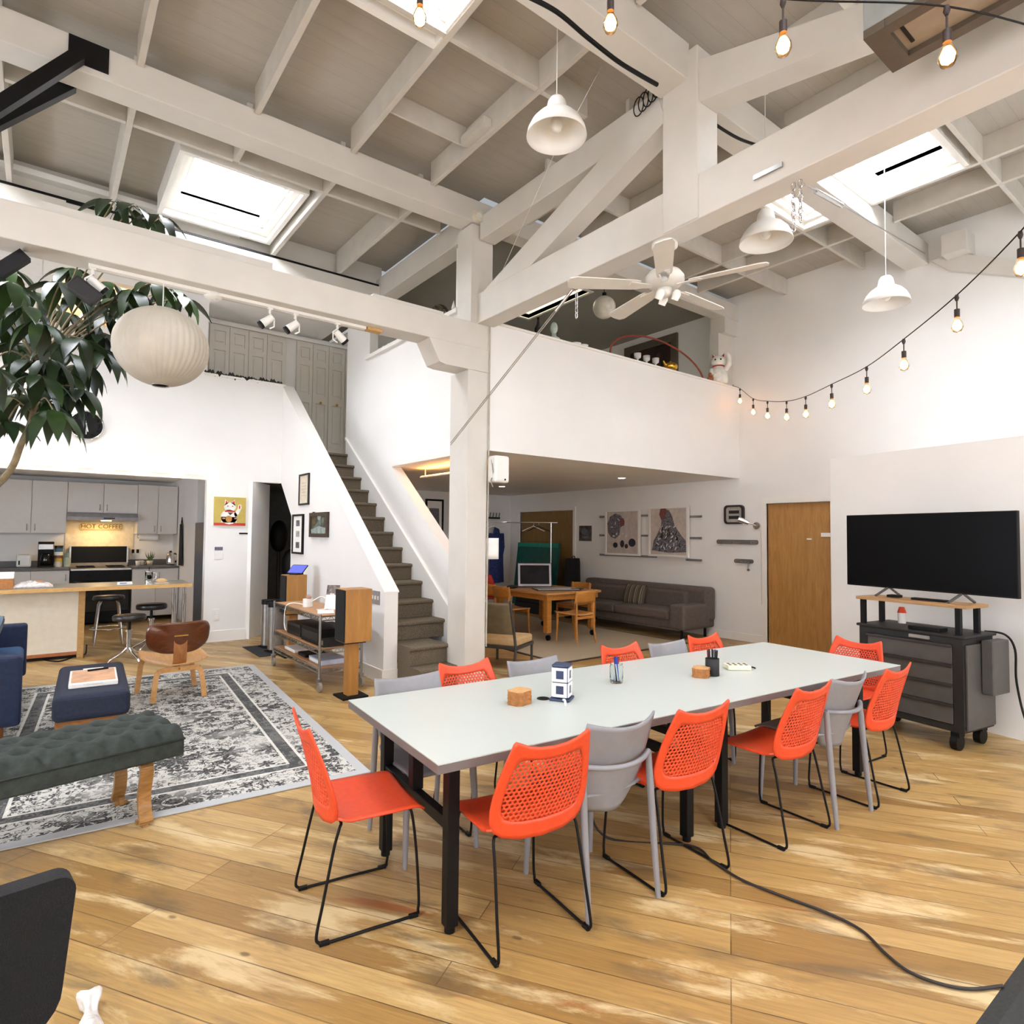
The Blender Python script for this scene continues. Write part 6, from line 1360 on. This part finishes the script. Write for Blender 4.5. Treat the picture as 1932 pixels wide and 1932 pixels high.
# ---------------------------------------------------------------- mezzanine items
q = gd(1140, 580, 8.4); t = thing('globe_lamp', 'white globe lamp hanging over the mezzanine', 'pendant lamp', (q.x, q.y, q.z)); MB().ball((0, 0, 0), .155, 28, 18).build('globe', M('opal_glass', '#d9d5c8', .35), t); MB().cyl((0, 0, .15), (0, 0, .20), .03, n=14).build('fitter', BLACK, t); MB().cyl((0, 0, .2), (0, 0, 5.29-q.z), .005, n=6).build('cord', BLACK, t)
t, m_, z_ = pic('framed_painting', 'dark painting in a wide grey frame on the mezzanine wall', 'painting', ('x', XR), (6.63, 4.1), (7.84, 5.16), M('grey_wood_frame', '#5b5548', .5), M('dark_painting', '#2b1a14', .5, var=.5, scale=5), .13, .05); art(t, 'figure', M('brown_figure', '#4a3426', .5), [ell(.4, .4, .12, .3), ell(.65, .5, .05, .25)], m_, z_)
ZB = 3.966
t = thing('bent_hoop', 'reddish bent hoop standing on the balcony ledge in front of the dark painting', 'hoop', (0, 0, 0)); a, b_ = gy(1152, 660, 5.53), gy(1327, 707, 5.53)
MB().tube([(a.x+(b_.x-a.x)*(.5-.5*cos(pi*k/36)), 5.53+.10*sin(pi*k/36), ZB+.012+.44*sin(pi*k/36)) for k in range(37)], .013, 8).build('hoop', M('red_cane', '#8a3320', .45), t); MB().box(a.x-.03, a.x+.03, 5.50, 5.56, ZB, ZB+.02).box(b_.x-.03, b_.x+.03, 5.50, 5.56, ZB, ZB+.02).build('foot', BLACKM, t)
q = gy(1265, 690, 5.53); t = thing('gold_teapot', 'small gold teapot on the balcony ledge right below the painting', 'teapot', (q.x, 5.53, ZB)); GLD = M('gold', '#d3a740', .25, 1.); MB().ball((0, 0, .068), (.11, .10, .068), 20, 12).build('body', GLD, t); MB().tube([(-.08, 0, .07), (-.13, 0, .09), (-.16, 0, .13)], [.025, .016, .01]).build('spout', GLD, t); MB().ball((0, 0, .14), .016, 10, 8).build('knob', GLD, t)
q = gy(1358, 715, 5.52); t = thing('cat_statue', 'white waving cat statue at the right end of the balcony ledge', 'figurine', (8.2, 5.50, ZB), RZ(-60)); CWH = M('cat_glaze', '#e9e6dc', .25)
MB().lathe([(0, 0), (.13, .0), (.145, .05), (.14, .13), (.11, .2), (.085, .25), (.07, .27), (0, .28)], n=24).build('body', CWH, t); MB().ball((0, 0, .34), (.115, .10, .095), 20, 14).build('head', CWH, t)
for s in (-1, 1): e = MB().cyl((s*.065, 0, .40), (s*.085, 0, .475), .038, .004, n=10).build('ear', CWH, t); MB().cyl((s*.067, -.018, .405), (s*.083, -.012, .455), .024, .003, n=8).build('inner_ear', M('red_glaze', '#b8231c', .3) if s < 0 else bpy.data.materials['red_glaze'], e)
MB().tube([(.10, -.03, .20), (.16, -.07, .27), (.155, -.08, .38), (.13, -.08, .43)], [.04, .042, .042, .03], 12).build('raised_paw', CWH, t); MB().tube([(-.09, -.06, .2), (-.09, -.12, .15), (-.04, -.14, .1)], [.038, .038, .03], 12).build('lower_paw', CWH, t)
MB().tube([(.08*cos(2*pi*k/20), .072*sin(2*pi*k/20), .265) for k in range(20)], .012, 6, closed=True).build('collar', bpy.data.materials['red_glaze'], t); MB().ball((-.04, -.09, .355), .014, 8, 6).ball((.04, -.09, .355), .014, 8, 6).build('eye', BLACK, t)
def ledge(nm, lab, cat, u, mat, prof, y=5.53, part='body'):
    x = gy(u, 660, y).x; t = thing(nm, lab, cat, (x, y, ZB)); MB().lathe(prof, n=16).build(part, mat, t); return t
ORB = M('terracotta', '#a2603c', .5); PGL = M('pale_glass', '#b9c9c0', .15); CRG = M('clear_crystal', '#c9c8c6', .1)
t = ledge('clay_figure', 'small terracotta figure at the right foot of the hoop', 'figurine', 1340, ORB, [(0, 0), (.045, 0), (.05, .06), (.03, .09), (0, .1)]); MB().ball((0, 0, .12), .032, 10, 8).build('head', ORB, t)
t = ledge('dark_bottle', 'slim dark bottle at the left end of the balcony ledge', 'bottle', 1015, BLACKM, [(0, 0), (.04, 0), (.045, .09), (.02, .14), (.014, .2), (0, .2)]); MB().cyl((0, 0, .2), (0, 0, .225), .016, n=10).build('cap', BLACK, t)
t = ledge('glass_bust', 'pale green glass head on the balcony ledge right of the dark bottle', 'figurine', 1045, PGL, [(0, 0), (.07, 0), (.075, .02), (.03, .05), (.03, .08), (0, .09)], part='bust'); MB().ball((0, 0, .15), (.045, .05, .075), 14, 10).build('head', PGL, t)
for u, lab in ((1086, 'low white dish on the balcony ledge left of the hoop'), (1100, 'low white shell on the balcony ledge just left of the hoop')): t = ledge('white_dish', lab, 'dish', u, WPLAS, [(0, 0), (.04, 0), (.07, .035), (.065, .035), (.038, .006), (0, .006)]); MB().ball((0, 0, .02), (.03, .03, .018), 10, 6).build('content', PAPER, t)
for u, lab in ((1203, 'crystal cup left of the two others in front of the painting'), (1220, 'crystal cup in the middle of the three in front of the painting'), (1237, 'crystal cup nearest the gold teapot')): t = ledge('crystal_cup', lab, 'cup', u, CRG, [(0, 0), (.035, 0), (.012, .01), (.012, .05), (.045, .07), (.05, .13), (.046, .13), (.04, .075), (0, .06)]); MB().ball((0, 0, .095), (.036, .036, .02), 10, 6).build('content', CRG, t)
t = ledge('low_sign', 'small pale plaque at the left end of the balcony ledge', 'plaque', 936, CREAM, [(0, 0), (.03, 0), (.03, .01), (0, .01)], part='foot'); MB().box(-.09, .09, -.008, .008, .01, .07).build('panel', CREAM, t)
q = gx(830, 580, 3.87); t = thing('mirror_ball', 'silver mirrored ball on the sill of the upper opening', 'ball', (3.87, q.y, 4.251)); MB().ball((0, 0, .115), .115, 20, 14).build('ball', M('mirror_tiles', '#8d857c', .15, 1., var=.4, scale=40), t); MB().cyl((0, 0, 0), (0, 0, .012), .05, n=14).build('stand', BLACK, t)
q = gx(856, 578, 3.87); t = thing('red_figure', 'small red and white figure on the sill right of the mirrored ball', 'figurine', (3.87, q.y, 4.251)); MB().lathe([(0, 0), (.04, 0), (.035, .06), (0, .07)], n=12).build('base', REDC, t); MB().lathe([(0, .07), (.03, .08), (.012, .15), (0, .19)], n=10).build('body', WPLAS, t)
for k, (u, lab) in enumerate(((717, 'small glass ornament at the left end of the lower sill'), (726, 'small glass ornament in the middle of the lower sill'), (735, 'small glass ornament at the right of the lower sill'))): y = gx(u, 655, 3.88).y; t = thing('glass_ornament', lab, 'ornament', (3.88, y, 4.251)); MB().ball((0, 0, .05), .045, 12, 8).build('ball', CRG, t); MB().cyl((0, 0, 0), (0, 0, .012), .025, n=10).build('foot', CRG, t)
t = thing('dark_garland', 'dark garland of small bat shapes lying along the white landing ledge', 'garland', (0, 0, 0)); g = [(1.86+k*.055, YK+.02-.03*abs(sin(k*1.7)), 3.965+.018*sin(k*2.3)) for k in range(20)]
MB().tube(catmull(g, 3), .009, 6).build('cord', BLACKM, t)
for k in range(0, 20, 1):
    if k in (4, 9, 12): continue
    x, y, z = g[k]; MB().add([(x-.04, y-.02, z+.005), (x-.02, y-.022, z+.03), (x, y-.02, z+.01), (x+.02, y-.022, z+.032), (x+.04, y-.02, z+.0), (x, y-.02, z-.035-(.03 if k in (3, 7) else 0))], [(0, 1, 2, 5), (2, 3, 4, 5)]).build('bat_shape', BLACKM, t, solid=.006)
# warm strip light over the lounge by the slanted opening
t = thing('cove_strip', 'warm uplight strip hung below the lounge ceiling behind the slanted opening', 'strip light', (4.25, 6.95, 2.40)); MB().box(-.03, .03, -.7, .7, .0, .02).build('channel', WPLAS, t); MB().box(-.025, .025, -.68, .68, .02, .024).build('diffuser', EM('warm_strip', '#ffb45e', 22.), t)
for y in (-.6, .6): MB().cyl((0, y, .02), (0, y, .13), .005, n=8).build('hanger_rod', WPLAS, t)
# ---------------------------------------------------------------- umbrella tree
t = thing('umbrella_tree', 'tall potted umbrella tree with drooping dark leaves at the left edge', 'plant', (-1.5, 7.35, 0))
BARK, LEAF = M('pale_bark', '#8a7a5c', .8, var=.15, scale=20), None
m, n_ = new_mat('dark_leaf'); nz = n_.noise(coords(n_), 2.2, 3); n_.link(n_.ramp(nz, [(.3, '#13200f'), (.55, '#233a18'), (.75, '#3d5a22')]), n_.b.inputs['Base Color']); n_.b.inputs['Roughness'].default_value = .38; LEAF = m
def rel(p): return Vector(p)-Vector((-1.5, 7.35, 0))
MB().lathe([(0, .0), (.2, 0), (.25, .42), (.235, .42), (.23, .36), (0, .36)], n=28).build('pot', M('clay_pot', '#7a5643', .7), t)
tr = [Vector((0, 0, .3)), Vector((.25, -.02, .9)), rel((-.75, 7.15, 1.5)), rel(gy(5, 905, 7.0)), rel(gy(40, 838, 6.95)), rel(gy(62, 780, 6.95)), rel(gy(70, 690, 6.9))]
MB().tube(catmull(tr, 6), [.035-.0004*k for k in range(37)], 10).build('trunk', BARK, t)
cl = [(20, 545), (70, 565), (115, 545), (160, 565), (205, 545), (250, 560), (290, 545), (325, 558), (345, 572), (30, 610), (75, 620), (120, 600), (165, 622), (208, 600), (20, 660), (60, 660), (105, 665), (150, 650), (192, 640), (30, 710), (75, 720), (120, 712), (158, 700), (40, 755), (85, 765), (15, 805), (112, 740), (148, 745), (60, 690), (140, 520), (225, 578), (265, 588), (198, 672), (-20, 600), (-25, 700), (-20, 780), (-30, 540), (100, 785), (250, 400), (300, 420), (215, 392), (20, 520), (95, 690), (135, 680), (50, 590)]
random.seed(21); fol = MB(); bra = MB(); hub = rel(gy(70, 690, 6.9)); hub2 = rel(gy(62, 780, 6.95))
for (u, v) in cl:
    y = random.uniform(6.35, 7.5) if v > 430 else random.uniform(6.2, 6.6)
    c = rel(gy(u, v-12, y)); h_ = hub if v < 720 else hub2
    mid = h_.lerp(c, .55)+Vector((0, 0, .12)); bra.tube(catmull([h_, mid, c], 4), .007, 5)
    nl = random.randint(6, 8); a0 = random.uniform(0, 6.28)
    for k in range(nl):
        a = a0+2*pi*k/nl; L = random.uniform(.22, .33); w = L*.20; dr = random.uniform(.5, 1.25)
        d = Vector((cos(a), sin(a), 0)); sd = Vector((-sin(a), cos(a), 0)); P_ = []
        for j in range(7):
            s_ = j/6; r_ = .05+L*s_; z = -.02-dr*L*s_**1.4; wd = w*sin(pi*min(1, s_*1.0+.04)**.8)**.8 if 0 < j < 6 else .002
            cc = c+d*r_*(1-.35*dr*s_)+Vector((0, 0, z)); P_.append((cc+sd*wd+Vector((0, 0, .012)), cc, cc-sd*wd+Vector((0, 0, .012))))
        vs = [q for r3 in P_ for q in r3]; fs = []
        for j in range(6): fs += [(3*j, 3*j+1, 3*j+4, 3*j+3), (3*j+1, 3*j+2, 3*j+5, 3*j+4)]
        fol.add(vs, fs, True); fol.tube([c, c+d*.05+Vector((0, 0, -.02))], .003, 4, cap=False)
fol.build('foliage', LEAF, t); bra.build('branches', BARK, t)
fol2 = MB(); random.seed(4)

l = bpy.data.lights.new('office_lamp', 'POINT'); l.energy = 60; l.color = (1, .75, .42); l.shadow_soft_size = .15; lo = bpy.data.objects.new('office_lamp', l); COL.objects.link(lo); lo.location = (.5, 11.3, 4.9)
# ---------------------------------------------------------------- light and render look
w = bpy.data.worlds.new('world'); SC.world = w; w.use_nodes = True
w.node_tree.nodes['Background'].inputs[0].default_value = (.9, .95, 1, 1); w.node_tree.nodes['Background'].inputs[1].default_value = .3
SC.view_settings.view_transform = 'Standard'; SC.view_settings.look = 'None'; SC.view_settings.gamma = 1; SC.view_settings.use_curve_mapping = False
SC.view_settings.exposure = 0.62
SC.cycles.use_denoising = True
SC.cycles.max_bounces = 10; SC.cycles.diffuse_bounces = 6; SC.cycles.glossy_bounces = 4; SC.cycles.transmission_bounces = 6
SC.cycles.sample_clamp_indirect = 8
